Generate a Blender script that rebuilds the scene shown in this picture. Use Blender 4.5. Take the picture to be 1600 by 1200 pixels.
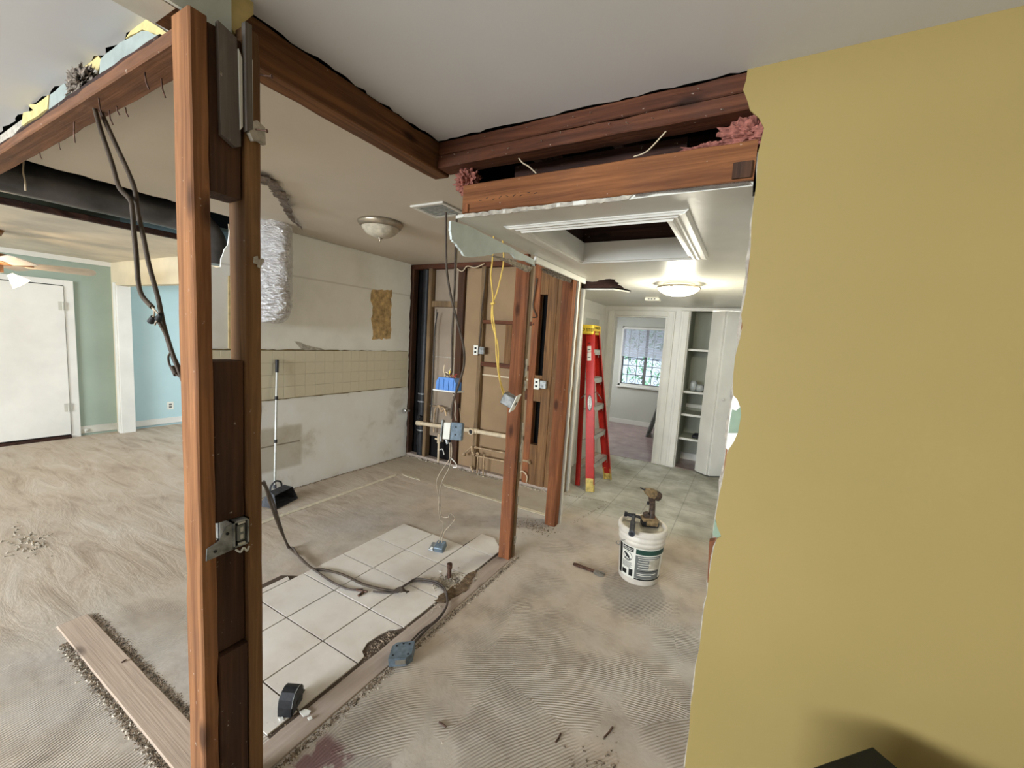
import bpy, math, random
from math import radians, sin, cos, pi, sqrt, hypot
from mathutils import Vector, Matrix
import mathutils.noise as mnoise

random.seed(7)
C = bpy.context.scene.collection
for o in list(bpy.data.objects):
    bpy.data.objects.remove(o, do_unlink=True)

# ------------------------------------------------------------------ camera
CAMH = 1.55
FPX = 642.9
def cam_axes(yaw, pitch, roll):
    cy, sy = cos(yaw), sin(yaw)
    F = Vector((sy*cos(pitch), cy*cos(pitch), sin(pitch)))
    r0 = Vector((cy, -sy, 0)); u0 = r0.cross(F)
    r = r0*cos(roll)+u0*sin(roll); u = -r0*sin(roll)+u0*cos(roll)
    return r, u, F
CR, CU, CF = cam_axes(radians(-29.4637), radians(-6.2907), radians(3.5937))
cam_d = bpy.data.cameras.new('camera'); cam = bpy.data.objects.new('camera', cam_d); C.objects.link(cam)
cam_d.sensor_width = 36; cam_d.lens = 36*FPX/1600; cam_d.clip_start = .02; cam_d.clip_end = 200
M = Matrix.Identity(4)
for i in range(3):
    M[i][0] = CR[i]; M[i][1] = CU[i]; M[i][2] = -CF[i]
M.translation = Vector((0, 0, CAMH)); cam.matrix_world = M
bpy.context.scene.camera = cam

def at(px, py, ax, val):
    """survey helper: where the sight line through a photo pixel meets a real plane"""
    d = CR*((px-800)/FPX) - CU*((py-600)/FPX) + CF
    o = Vector((0, 0, CAMH)); i = 'xyz'.index(ax)
    return o + d*((val-o[i])/d[i])

# ------------------------------------------------------------------ light and exposure
sc = bpy.context.scene
sc.view_settings.view_transform = 'Standard'; sc.view_settings.look = 'None'
sc.view_settings.gamma = 1; sc.view_settings.use_curve_mapping = False
sc.view_settings.exposure = 0.52
world = bpy.data.worlds.new('world'); sc.world = world; world.use_nodes = True
wn = world.node_tree.nodes; bg = wn['Background']
bg.inputs[0].default_value = (.75, .86, 1, 1); bg.inputs[1].default_value = .95

def area(name, loc, target, sx, sy, power, col):
    d = bpy.data.lights.new(name, 'AREA'); d.shape = 'RECTANGLE'; d.size = sx; d.size_y = sy
    d.energy = power; d.color = col
    o = bpy.data.objects.new(name, d); C.objects.link(o); o.location = loc
    o.rotation_euler = (Vector(target)-Vector(loc)).to_track_quat('-Z', 'Y').to_euler()
    return o
def point(name, loc, power, col, r=.08):
    d = bpy.data.lights.new(name, 'POINT'); d.energy = power; d.color = col; d.shadow_soft_size = r
    o = bpy.data.objects.new(name, d); C.objects.link(o); o.location = loc
    return o
area('assumed_near_daylight', (-2.9, -5.05, 1.72), (-2.6, 1.0, .2), 3.6, 1.2, 520, (.84, .92, 1))  # assumed daylight source behind the viewer, no window is built in that wall
area('daylight_side_opening', (-5.3, 4.55, 1.35), (-5.9, 2.0, .3), 2.0, 1.8, 44, (.74, .86, 1))  # area light for the daylight in the opening, its unseen window is assumed
area('daylight_back_window', (-1.7, 8.75, 3.1), (-1.6, 7.9, .9), 1.6, .8, 210, (.84, .92, 1))
area('far_room_fill', (-2.9, 7.1, 1.45), (-1.2, 7.0, .6), 1.0, 1.1, 30, (.92, .96, 1))  # added fill that brightens the far room, no window seen there
point('corridor_lamp_bulb', (-.555, 3.66, 1.92), 22, (1, .95, .78), .07)
point('fan_lamp_bulb', (-5.6, .84, 1.72), 9, (1, .72, .42), .06)

# ------------------------------------------------------------------ materials
def sl(*c):
    return tuple(((v/255)/12.92 if v/255 <= .04045 else ((v/255+.055)/1.055)**2.4) for v in c)
def new_mat(name, rough=.7, metal=0, spec=.3):
    m = bpy.data.materials.new(name); m.use_nodes = True
    nt = m.node_tree; b = nt.nodes['Principled BSDF']
    b.inputs['Roughness'].default_value = rough; b.inputs['Metallic'].default_value = metal
    b.inputs['Specular IOR Level'].default_value = spec
    return m, nt, b
def N(nt, t, **kw):
    n = nt.nodes.new(t)
    for k, v in kw.items(): setattr(n, k, v)
    return n
def coords(nt, scale=(1, 1, 1), rot=(0, 0, 0), loc=(0, 0, 0)):
    tc = N(nt, 'ShaderNodeTexCoord'); mp = N(nt, 'ShaderNodeMapping')
    mp.inputs['Scale'].default_value = scale; mp.inputs['Rotation'].default_value = rot; mp.inputs['Location'].default_value = loc
    nt.links.new(tc.outputs['Object'], mp.inputs['Vector']); return mp.outputs[0]
def noise(nt, vec, scale, detail=4, rough=.55, dist=0):
    n = N(nt, 'ShaderNodeTexNoise'); n.inputs['Scale'].default_value = scale; n.inputs['Detail'].default_value = detail
    n.inputs['Roughness'].default_value = rough; n.inputs['Distortion'].default_value = dist
    nt.links.new(vec, n.inputs['Vector']); return n.outputs['Fac']
def ramp(nt, fac, stops):
    r = N(nt, 'ShaderNodeValToRGB'); cr = r.color_ramp
    while len(cr.elements) < len(stops): cr.elements.new(.5)
    for e, (p, c) in zip(cr.elements, stops):
        e.position = p; e.color = (c, c, c, 1) if isinstance(c, (int, float)) else (*c[:3], 1)
    nt.links.new(fac, r.inputs[0]); return r.outputs[0]
def mix(nt, fac, a, b, mode='MIX'):
    m = N(nt, 'ShaderNodeMix', data_type='RGBA', blend_type=mode)
    for s, v in ((m.inputs[0], fac), (m.inputs[6], a), (m.inputs[7], b)):
        if isinstance(v, (int, float)): s.default_value = v
        elif isinstance(v, tuple): s.default_value = (*v[:3], 1)
        else: nt.links.new(v, s)
    return m.outputs[2]
def math_(nt, op, a, b=0, clamp=False):
    m = N(nt, 'ShaderNodeMath', operation=op, use_clamp=clamp)
    for s, v in ((m.inputs[0], a), (m.inputs[1], b)):
        if isinstance(v, (int, float)): s.default_value = v
        else: nt.links.new(v, s)
    return m.outputs[0]
def sep(nt, vec):
    s = N(nt, 'ShaderNodeSeparateXYZ'); nt.links.new(vec, s.inputs[0]); return s.outputs
def boxmask(nt, xyz, lims, soft):
    """soft mask in world metres: lims = {axis: (lo, hi)}"""
    out = None
    for ax, (lo, hi) in lims.items():
        v = xyz[ax]
        for s_, e_ in ((lo, 1), (hi, -1)):
            if s_ is None: continue
            d = math_(nt, 'MULTIPLY', math_(nt, 'SUBTRACT', v, s_), e_/soft)
            d = math_(nt, 'ADD', d, .5, True)
            out = d if out is None else math_(nt, 'MULTIPLY', out, d)
    return out
def bump(nt, b, h, strength=.3, dist=.01):
    n = N(nt, 'ShaderNodeBump'); n.inputs['Strength'].default_value = strength; n.inputs['Distance'].default_value = dist
    nt.links.new(h, n.inputs['Height']); nt.links.new(n.outputs[0], b.inputs['Normal'])
def setc(nt, b, col):
    if isinstance(col, tuple): b.inputs['Base Color'].default_value = (*col[:3], 1)
    else: nt.links.new(col, b.inputs['Base Color'])

def flat(name, col, rough=.6, metal=0, var=.12, scale=9, spec=.3, bmp=.15):
    m, nt, b = new_mat(name, rough, metal, spec)
    v = coords(nt); f = noise(nt, v, scale, 5)
    dk = tuple(c*(1-var*2) for c in col); lt = tuple(min(1, c*(1+var)) for c in col)
    setc(nt, b, ramp(nt, f, [(.3, dk), (.7, lt)]))
    if bmp: bump(nt, b, noise(nt, v, scale*9, 3), bmp, .003)
    return m
def wood(name, light, dark, axis='z', dirt=.35, rough=.75, knots=True):
    m, nt, b = new_mat(name, rough, 0, .2)
    s = [17., 17., 17.]; s['xyz'.index(axis)] = .9
    v = coords(nt, tuple(s)); g = noise(nt, v, 1.6, 6, .6, .9)
    s2 = [60., 60., 60.]; s2['xyz'.index(axis)] = 1.4
    g2 = noise(nt, coords(nt, tuple(s2)), 1.5, 3)
    mid = tuple((a+c)/2 for a, c in zip(light, dark))
    c = ramp(nt, g, [(.30, dark), (.5, mid), (.68, light)])
    c = mix(nt, ramp(nt, g2, [(.42, 0.), (.66, .38)]), c, dark)
    if knots:
        s3 = [9., 9., 9.]; s3['xyz'.index(axis)] = 3.6
        vo = N(nt, 'ShaderNodeTexVoronoi'); vo.inputs['Scale'].default_value = .75
        nt.links.new(coords(nt, tuple(s3), loc=(.3, .7, .2)), vo.inputs['Vector'])
        c = mix(nt, ramp(nt, vo.outputs['Distance'], [(.07, .85), (.17, 0.)]), c, tuple(x*.35 for x in dark))
    d = noise(nt, coords(nt), 5, 5)
    c = mix(nt, ramp(nt, d, [(.45, 0.), (.75, dirt)]), c, tuple(x*.5+.03 for x in dark))
    sp = noise(nt, coords(nt), 60, 2)
    c = mix(nt, ramp(nt, sp, [(.72, 0.), (.78, .5)]), c, (.55, .48, .40))
    setc(nt, b, c); bump(nt, b, g2, .35, .004)
    return m

W_FRONT = wood('fir_lumber_upright', sl(166, 116, 76), sl(104, 66, 40), 'z')
W_DARK = wood('dark_aged_lumber_upright', sl(92, 62, 42), sl(54, 36, 26), 'z')
W_BRN = wood('brown_lumber_upright', sl(140, 104, 68), sl(92, 64, 40), 'z')
W_RED = wood('reddish_fir_upright', sl(156, 98, 62), sl(98, 58, 36), 'z')
W_STUD = wood('weathered_stud_lumber', sl(150, 124, 92), sl(92, 72, 50), 'z', .5)
W_X = wood('header_lumber_along_x', sl(112, 68, 46), sl(64, 36, 24), 'x')
W_X2 = wood('lower_header_lumber', sl(148, 96, 58), sl(94, 56, 32), 'x', .2)
W_XB = wood('plate_lumber_left', sl(140, 98, 70), sl(92, 62, 44), 'x')
W_Y = wood('plate_lumber_along_y', sl(132, 90, 56), sl(74, 48, 32), 'y')
W_YD = wood('dusty_sill_lumber', sl(178, 162, 148), sl(156, 140, 127), 'y', .2)
W_XD = wood('dusty_floor_plate', sl(192, 172, 154), sl(176, 155, 137), 'x', .1)
W_GREY = wood('weathered_grey_board', sl(124, 116, 108), sl(86, 78, 72), 'z', .3, knots=False)
W_ATTIC = wood('dark_attic_lumber', sl(72, 46, 36), sl(36, 22, 18), 'x', .4)

WHITE = flat('white_paint', sl(222, 220, 212), .45, var=.05, scale=3, bmp=.06)
WHITE_D = flat('grubby_white_paint', sl(196, 194, 182), .5, var=.10, scale=5, bmp=.08)
GYP = flat('torn_gypsum_edge', sl(178, 170, 156), .9, var=.2, scale=40, bmp=.5)
GYPS = flat('darkened_board_paper', sl(146, 154, 148), .8, var=.1, scale=12, bmp=.08)  # darker copy of the bluish paper, offsets too much light on the scraps
GYPB = flat('bluish_board_paper', sl(204, 213, 209), .7, var=.05, scale=12, bmp=.08)
GREYCEIL = flat('near_ceiling_paint', sl(212, 212, 213), .85, var=.035, scale=1.3, bmp=.05)
KCEIL = flat('kitchen_ceiling_paint', sl(204, 194, 178), .85, var=.035, scale=1.3, bmp=.05)
CCEIL = flat('corridor_ceiling_gloss_paint', sl(208, 206, 196), .32, var=.04, scale=5, bmp=.10)
LCEIL = flat('left_room_ceiling_paint', sl(214, 206, 190), .85, var=.10, scale=2.5, bmp=.05)
PBLUE = flat('pale_blue_wall', sl(180, 206, 208), .7, var=.03, scale=2, bmp=.04)
TEAL = flat('sage_teal_paint', sl(154, 168, 154), .7, var=.05, scale=2, bmp=.05)
CREAM = flat('cream_paint', sl(212, 198, 168), .7, var=.06, scale=3, bmp=.05)
ROOMG = flat('pale_grey_room_paint', sl(196, 196, 186), .7, var=.03, scale=2, bmp=.04)
CLOSG = flat('closet_interior_paint', sl(168, 170, 154), .7, var=.06, scale=4, bmp=.04)
BLACK = flat('unlit_void_black', (.006, .005, .005), .95, var=.3, bmp=0)  # near-black colour stands in for the darkness of unlit spaces
BROWNB = flat('brown_paper_backing', sl(150, 124, 94), .9, var=.10, scale=2.2, bmp=.1)
GREYB = flat('grey_backing_board', sl(150, 134, 116), .9, var=.12, scale=2.2, bmp=.1)
BLKM = flat('black_iron', (.018, .018, .020), .45, .1, var=.4, scale=12)
DUCTM = flat('sooty_dusty_duct', sl(84, 81, 80), .38, .35, var=.3, scale=5, spec=.6)
BLKP = flat('black_plastic', (.018, .018, .02), .45, 0, var=.3, scale=20)
DUSTBLK = flat('dusty_dark_plastic', sl(72, 74, 78), .6, 0, var=.3, scale=25)
CABLE = flat('dusty_grey_cable', sl(84, 74, 68), .6, 0, var=.25, scale=20)
CABLEL = flat('old_pale_cable', sl(172, 158, 138), .6, 0, var=.2, scale=20)
CABLED = flat('dark_brown_cable', sl(74, 62, 50), .6, 0, var=.2, scale=20)
YEL = flat('yellow_cable_jacket', sl(226, 190, 92), .5, 0, var=.1, scale=20)
BLUE = flat('blue_box_plastic', sl(44, 108, 178), .45, 0, var=.1, scale=18)
GALV = flat('galvanised_steel', sl(150, 152, 150), .45, .45, var=.3, scale=30)
BLGREY = flat('blue_grey_steel_cover', sl(112, 126, 136), .5, .3, var=.2, scale=40)
STEEL = flat('steel', sl(170, 168, 162), .3, .8, var=.15, scale=30)
NICKEL = flat('brushed_nickel', sl(176, 166, 150), .32, .85, var=.12, scale=14)
PVC = flat('dusty_white_pvc', sl(208, 190, 160), .5, 0, var=.15, scale=12)
COPPER = flat('tarnished_copper', sl(186, 160, 128), .45, .4, var=.25, scale=20)
RED = flat('red_fiberglass', sl(176, 36, 26), .38, 0, var=.08, scale=14)
ALU = flat('aluminium_treads', sl(188, 190, 184), .4, .5, var=.12, scale=30)
YPL = flat('yellow_plastic', sl(240, 205, 70), .45, 0, var=.08, scale=20)
YBOOT = flat('dirty_yellow_boot', sl(205, 180, 100), .6, 0, var=.25, scale=20)
BUCK = flat('white_bucket_plastic', sl(224, 216, 202), .4, 0, var=.08, scale=10, bmp=.04)
LIDM = flat('dusty_bucket_lid', sl(184, 176, 158), .6, 0, var=.15, scale=14)
GREEN = flat('dark_green_label', sl(34, 66, 56), .5, 0, var=.1)
LGREY = flat('grey_label_print', sl(110, 112, 108), .5, 0, var=.1)
LBLK = flat('black_label_print', sl(24, 26, 26), .5, 0, var=.1)
DRILLB = flat('dusty_brown_black_tool_grip', sl(78, 62, 50), .55, 0, var=.4, scale=60)
DRILLY = flat('dusty_yellow_tool_casing', sl(134, 112, 80), .5, 0, var=.3, scale=50)
RUST = flat('rusty_tool_steel', sl(104, 78, 66), .5, .5, var=.4, scale=60)
PINK = flat('pink_fibre_insulation', sl(158, 100, 88), .95, 0, var=.25, scale=60)
GREYF = flat('grey_dusty_fibre', sl(128, 116, 104), .95, 0, var=.5, scale=80)
TGREEN = flat('old_green_paint_layer', sl(138, 156, 134), .7, 0, var=.08, scale=20)
YELF = flat('yellow_paint_scrap', sl(196, 178, 122), .7, 0, var=.1, scale=20)
DGREEN = flat('near_black_green_plastic', sl(22, 26, 22), .6, 0, var=.2)
GLUE = flat('tan_glue_residue', sl(190, 160, 112), .85, 0, var=.28, scale=16, bmp=.3)
PLY = flat('plywood_stripe', sl(206, 184, 136), .8, 0, var=.15, scale=16)
DEBRIS = flat('plaster_crumbs', sl(196, 184, 166), .95, 0, var=.4, scale=60)
DEBD = flat('dark_dirt_crumbs', sl(138, 122, 104), .95, 0, var=.5, scale=60)
BLIND = flat('blind_slats', sl(176, 178, 186), .6, 0, var=.05)
LEAF = flat('outdoor_foliage', sl(120, 168, 128), .7, 0, var=.4, scale=6)
FANW = flat('pale_wood_blade', sl(198, 184, 166), .5, 0, var=.08)
FANB = flat('bronze_fan_body', sl(140, 96, 56), .4, .4, var=.2)
REDW = flat('red_wire', sl(170, 60, 52), .5)
CAULK = flat('pale_caulk_line', sl(206, 196, 172), .8, 0, var=.12, scale=30)
SOCK = flat('outlet_plastic', sl(228, 226, 214), .4, 0, var=.04)
CONCR = flat('rough_mortar', sl(170, 158, 140), .95, 0, var=.35, scale=40, bmp=.5)

# yellow wall
YW, nt, b = new_mat('yellow_wall_paint', .62, 0, .25)
v = coords(nt); f = noise(nt, v, .9, 3)
setc(nt, b, ramp(nt, f, [(.3, sl(146, 127, 76)), (.7, sl(155, 135, 83))]))
bump(nt, b, noise(nt, v, 120, 3), .10, .002)
# kitchen wall (off white, grubby, old cabinet outlines)
KW, nt, b = new_mat('kitchen_wall_paint', .7, 0, .2)
v = coords(nt); f = noise(nt, v, 1.6, 6, .6)
c = ramp(nt, f, [(.25, sl(212, 209, 198)), (.5, sl(228, 226, 217)), (.75, sl(234, 233, 226))])
xyz = sep(nt, v)
low = boxmask(nt, xyz, {2: (-.2, .87)}, .01)
c = mix(nt, low, c, ramp(nt, noise(nt, v, 2.6, 6, .62), [(.28, sl(196, 190, 176)), (.44, sl(226, 225, 219)), (.75, sl(232, 234, 232))]))
patch = boxmask(nt, xyz, {1: (1.9, 2.38), 2: (.22, .62)}, .03)
c = mix(nt, math_(nt, 'MULTIPLY', patch, .55), c, sl(160, 148, 122))
cl = boxmask(nt, xyz, {1: (1.9, 2.36), 2: (.45, .462)}, .006)
c = mix(nt, math_(nt, 'MULTIPLY', cl, .7), c, sl(96, 84, 64))
cab = boxmask(nt, xyz, {2: (1.98, 1.995)}, .01)
c = mix(nt, math_(nt, 'MULTIPLY', cab, .35), c, sl(160, 152, 132))
setc(nt, b, c); bump(nt, b, f, .15, .01)
# backsplash tile imprint
BST, nt, b = new_mat('beige_tile_bed', .75, 0, .2)
v = coords(nt)
setc(nt, b, ramp(nt, noise(nt, v, 3.5, 5), [(.3, sl(200, 191, 166)), (.7, sl(214, 207, 184))])); bump(nt, b, noise(nt, v, 60, 2), .2, .003)
BSG = flat('backsplash_groove', sl(172, 161, 134), .9)
# white tile
TILE, nt, b = new_mat('white_floor_tile', .5, 0, .35)
v = coords(nt)
c = ramp(nt, noise(nt, v, 2.2, 6, .6), [(.3, sl(196, 184, 170)), (.55, sl(218, 211, 201)), (.8, sl(226, 220, 212))])
c = mix(nt, ramp(nt, noise(nt, v, 90, 2), [(.70, 0.), (.76, .35)]), c, sl(120, 100, 80))
setc(nt, b, c); bump(nt, b, noise(nt, v, 30, 3), .05, .002)
# far room floor
FARF, nt, b = new_mat('far_room_floor', .28, 0, .5)
v = coords(nt)
setc(nt, b, ramp(nt, noise(nt, v, 4, 6, .65), [(.3, sl(112, 88, 86)), (.55, sl(146, 124, 120)), (.8, sl(176, 164, 160))]))
# main floor
FL, nt, b = new_mat('dusty_concrete_slab', .85, 0, .2)
v = coords(nt); xyz = sep(nt, v)
n1 = noise(nt, v, .8, 6, .6); n2 = noise(nt, v, 4.5, 7, .65); n3 = noise(nt, coords(nt, (1, 4.5, 1), (0, 0, radians(24))), 1.6, 7, .65, .8)
tan_ = ramp(nt, n2, [(.25, sl(160, 144, 126)), (.5, sl(186, 171, 153)), (.78, sl(200, 187, 170))])
grey = ramp(nt, n2, [(.25, sl(154, 147, 139)), (.5, sl(178, 172, 164)), (.8, sl(196, 192, 185))])
c = mix(nt, ramp(nt, n1, [(.40, 0.), (.62, .75)]), tan_, grey)
# left room: streaked thinset
lm = boxmask(nt, xyz, {0: (None, -2.75)}, .5)
streak = ramp(nt, n3, [(.30, sl(146, 130, 112)), (.46, sl(178, 162, 143)), (.62, sl(190, 177, 161)), (.8, sl(204, 196, 184))])
c = mix(nt, math_(nt, 'MULTIPLY', lm, .85), c, streak)
# corridor: grey with old tile grid
cm = boxmask(nt, xyz, {0: (-1.50, None), 1: (3.55, None)}, .35)
cg = ramp(nt, noise(nt, v, 3.2, 6, .62), [(.28, sl(140, 138, 126)), (.5, sl(172, 171, 160)), (.74, sl(204, 205, 196))])
c = mix(nt, cm, c, cg)
br = N(nt, 'ShaderNodeTexBrick'); br.offset = 0; br.inputs['Scale'].default_value = 1; br.inputs['Mortar Size'].default_value = .006
br.inputs['Brick Width'].default_value = .305; br.inputs['Row Height'].default_value = .305; br.inputs['Mortar Smooth'].default_value = .6
nt.links.new(coords(nt, loc=(.1, .05, 0)), br.inputs['Vector'])
grid = math_(nt, 'MULTIPLY', br.outputs['Fac'], math_(nt, 'MULTIPLY', cm, .35))
c = mix(nt, grid, c, sl(92, 90, 80))
# purple old vinyl scrap
pm = boxmask(nt, xyz, {0: (-1.245, -1.085), 1: (.72, .93)}, .03)
pm = math_(nt, 'MULTIPLY', pm, ramp(nt, noise(nt, v, 14, 4), [(.42, 0.), (.5, .8)]))
c = mix(nt, pm, c, sl(122, 84, 88))
# dark smudges
sm = ramp(nt, noise(nt, v, 7, 6, .7), [(.62, 0.), (.76, .55)])
c = mix(nt, sm, c, sl(118, 104, 90))
c = mix(nt, ramp(nt, noise(nt, v, 120, 2), [(.74, 0.), (.78, .6)]), c, sl(84, 72, 62))
kb = boxmask(nt, xyz, {0: (-3.7, -1.45), 1: (3.24, 4)}, .05)
c = mix(nt, math_(nt, 'MULTIPLY', kb, .5), c, sl(158, 146, 124))
setc(nt, b, c)
# trowel ridges
w = N(nt, 'ShaderNodeTexWave', wave_type='RINGS', rings_direction='Z'); w.inputs['Scale'].default_value = 26; w.inputs['Distortion'].default_value = 5
w.inputs['Detail'].default_value = 1; w.inputs['Detail Scale'].default_value = .25
vv = N(nt, 'ShaderNodeTexVoronoi', feature='F1'); vv.inputs['Scale'].default_value = 1.7
nt.links.new(v, vv.inputs['Vector'])
vs = N(nt, 'ShaderNodeVectorMath', operation='SUBTRACT'); nt.links.new(v, vs.inputs[0]); 
vsc = N(nt, 'ShaderNodeVectorMath', operation='SCALE'); vsc.inputs['Scale'].default_value = 1.4; nt.links.new(vv.outputs['Color'], vsc.inputs[0])
nt.links.new(vsc.outputs[0], vs.inputs[1])
vm = N(nt, 'ShaderNodeVectorMath', operation='MULTIPLY'); vm.inputs[1].default_value = (1, 1, 0); nt.links.new(vs.outputs[0], vm.inputs[0])
nt.links.new(vm.outputs[0], w.inputs['Vector'])
rm = boxmask(nt, xyz, {0: (-1.22, None), 1: (None, 3.3)}, .12)
rl = boxmask(nt, xyz, {0: (-2.9, -1.4), 1: (.2, 1.3)}, .3)
rm = math_(nt, 'MAXIMUM', rm, math_(nt, 'MULTIPLY', rl, .7))
rm = math_(nt, 'MULTIPLY', rm, ramp(nt, noise(nt, v, 2.1, 4), [(.44, 0.), (.56, 1.)]))
h = math_(nt, 'MULTIPLY', w.outputs['Fac'], rm)
h = math_(nt, 'ADD', math_(nt, 'MULTIPLY', h, 1.0), math_(nt, 'MULTIPLY', n2, 1.1))
h = math_(nt, 'ADD', h, math_(nt, 'MULTIPLY', n3, math_(nt, 'MULTIPLY', lm, 1.6)))
bump(nt, b, h, .65, .008)
# foil
FOIL, nt, b = new_mat('crinkled_foil', .17, 1, .5)
setc(nt, b, sl(232, 233, 235)); v = coords(nt, (1, 1, 2.2))
bump(nt, b, noise(nt, v, 24, 5, .6, 1.2), .9, .03)
# glass and lamps
def emis(name, col, s):
    m, nt, b = new_mat(name, .4); setc(nt, b, col)
    b.inputs['Emission Color'].default_value = (*col, 1); b.inputs['Emission Strength'].default_value = s
    return m
LAMPON = emis('lit_lamp_glass', (1, .95, .78), 1.6)
FANON = emis('lit_fan_glass', (1, .86, .62), 2.2)
LAMPOFF = flat('alabaster_lamp_glass', sl(196, 186, 166), .3, 0, var=.18, scale=18)
GLASS, nt, b = new_mat('window_glass', .02, 0, .5)
b.inputs['Transmission Weight'].default_value = 1; b.inputs['IOR'].default_value = 1.05
setc(nt, b, (.92, .97, 1))
CLEARP, nt, b = new_mat('translucent_plastic', .25, 0, .5)
b.inputs['Transmission Weight'].default_value = .6; setc(nt, b, (.85, .88, .86))
MESHM = flat('rusty_wire_lath', sl(110, 96, 84), .6, .4, var=.3, scale=60)

# ------------------------------------------------------------------ geometry helpers
class MB:
    def __init__(s): s.v = []; s.f = []; s.smooth = []
    def add(s, vs, fs, sm=False):
        o = len(s.v); s.v += [tuple(p) for p in vs]; s.f += [tuple(i+o for i in f) for f in fs]; s.smooth += [sm]*len(fs)
        return s
    def box(s, x0, x1, y0, y1, z0, z1, ch=0):
        if ch: return s.cbox(x0, x1, y0, y1, z0, z1, ch)
        vs = [(x, y, z) for x in (x0, x1) for y in (y0, y1) for z in (z0, z1)]
        return s.add(vs, [(0, 1, 3, 2), (4, 6, 7, 5), (0, 4, 5, 1), (2, 3, 7, 6), (0, 2, 6, 4), (1, 5, 7, 3)])
    def cbox(s, x0, x1, y0, y1, z0, z1, c, M=None):
        """box with chamfered edges"""
        lo = (x0, y0, z0); hi = (x1, y1, z1); vs = []; idx = {}
        for sx in (0, 1):
            for sy in (0, 1):
                for sz in (0, 1):
                    sg = (sx, sy, sz)
                    for k in range(3):
                        p = []
                        for a in range(3):
                            e = (hi if sg[a] else lo)[a]
                            if a != k: e += (-c if sg[a] else c)
                            p.append(e)
                        idx[(sx, sy, sz, k)] = len(vs); vs.append(Vector(p))
        fs = []
        for k in range(3):
            a, b_ = [(1, 2), (2, 0), (0, 1)][k]
            for sd in (0, 1):
                q = []
                for (u, w_) in ((0, 0), (1, 0), (1, 1), (0, 1)):
                    sg = [0, 0, 0]; sg[k] = sd; sg[a] = u; sg[b_] = w_
                    q.append(idx[(*sg, k)])
                fs.append(tuple(q) if sd else tuple(reversed(q)))
        for k in range(3):
            a, b_ = [(1, 2), (2, 0), (0, 1)][k]
            for u in (0, 1):
                for w_ in (0, 1):
                    g0 = [0, 0, 0]; g0[a] = u; g0[b_] = w_; g1 = list(g0); g1[k] = 1
                    q = [idx[(*g0, a)], idx[(*g0, b_)], idx[(*g1, b_)], idx[(*g1, a)]]
                    if u == w_: q.reverse()
                    fs.append(tuple(q))
        for sx in (0, 1):
            for sy in (0, 1):
                for sz in (0, 1):
                    t = [idx[(sx, sy, sz, k)] for k in range(3)]
                    if (sx+sy+sz) % 2 == 0: t.reverse()
                    fs.append(tuple(t))
        if M: vs = [M @ p for p in vs]
        return s.add(vs, fs)
    def tube(s, pts, r, n=8, cap=True, r2=None):
        pts = [Vector(p) for p in pts]; vs = []; fs = []; m = len(pts); up = None
        for i, p in enumerate(pts):
            t = (pts[min(i+1, m-1)]-pts[max(i-1, 0)])
            t = t.normalized() if t.length > 1e-9 else Vector((0, 0, 1))
            if up is None:
                up = Vector((0, 0, 1)) if abs(t.z) < .9 else Vector((1, 0, 0))
            a = (up - t*up.dot(t)); a = a.normalized() if a.length > 1e-6 else t.orthogonal().normalized()
            up = a; b_ = t.cross(a)
            rr = r if r2 is None else r+(r2-r)*i/(m-1)
            if isinstance(r, (list, tuple)): rr = r[i]
            for k in range(n):
                an = 2*pi*k/n; vs.append(p+a*cos(an)*rr+b_*sin(an)*rr)
        for i in range(m-1):
            for k in range(n):
                fs.append((i*n+k, i*n+(k+1) % n, (i+1)*n+(k+1) % n, (i+1)*n+k))
        s.add(vs, fs, True)
        if cap:
            s.add(vs[:n], [tuple(range(n-1, -1, -1))]); s.add(vs[-n:], [tuple(range(n))])
        return s
    def lathe(s, prof, c, n=32, M=None, smooth=True):
        vs = []; fs = []
        for (r, z) in prof:
            for k in range(n):
                a = 2*pi*k/n; p = Vector((r*cos(a), r*sin(a), z)); vs.append((M @ p if M else p)+Vector(c))
        for i in range(len(prof)-1):
            for k in range(n):
                fs.append((i*n+k, i*n+(k+1) % n, (i+1)*n+(k+1) % n, (i+1)*n+k))
        return s.add(vs, fs, smooth)
    def prism(s, poly, d, off):
        """polygon (list of 3D points) extruded by vector off"""
        off = Vector(off); n = len(poly); a = [Vector(p) for p in poly]; b_ = [p+off for p in a]
        fs = [tuple(range(n)), tuple(range(2*n-1, n-1, -1))] + [((i+1) % n, i, i+n, (i+1) % n+n) for i in range(n)]
        return s.add(a+b_, fs)
    def build(s, name, mat, parent=None, bevel=0):
        me = bpy.data.meshes.new(name); me.from_pydata(s.v, [], s.f)
        me.polygons.foreach_set('use_smooth', s.smooth)
        import bmesh
        bm = bmesh.new(); bm.from_mesh(me); bmesh.ops.recalc_face_normals(bm, faces=bm.faces); bm.to_mesh(me); bm.free()
        me.materials.append(mat); me.update()
        o = bpy.data.objects.new(name, me); C.objects.link(o)
        if parent: o.parent = parent
        return o
def thing(name, label, cat, group=None, kind=None):
    o = bpy.data.objects.new(name, None); C.objects.link(o); o.empty_display_size = .05
    if label: o['label'] = label
    if cat: o['category'] = cat
    if group: o['group'] = group
    if kind: o['kind'] = kind
    return o
def tag(o, label=None, cat=None, group=None, kind=None):
    if label: o['label'] = label
    if cat: o['category'] = cat
    if group: o['group'] = group
    if kind: o['kind'] = kind
    return o
def settle(root, loc):
    """put the Empty at the base of its thing, parts stay where they are"""
    loc = Vector(loc); root.location = loc
    for c_ in bpy.data.objects:
        if c_.parent == root and c_.type != 'LIGHT': c_.location = Vector(c_.location)-loc
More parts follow.
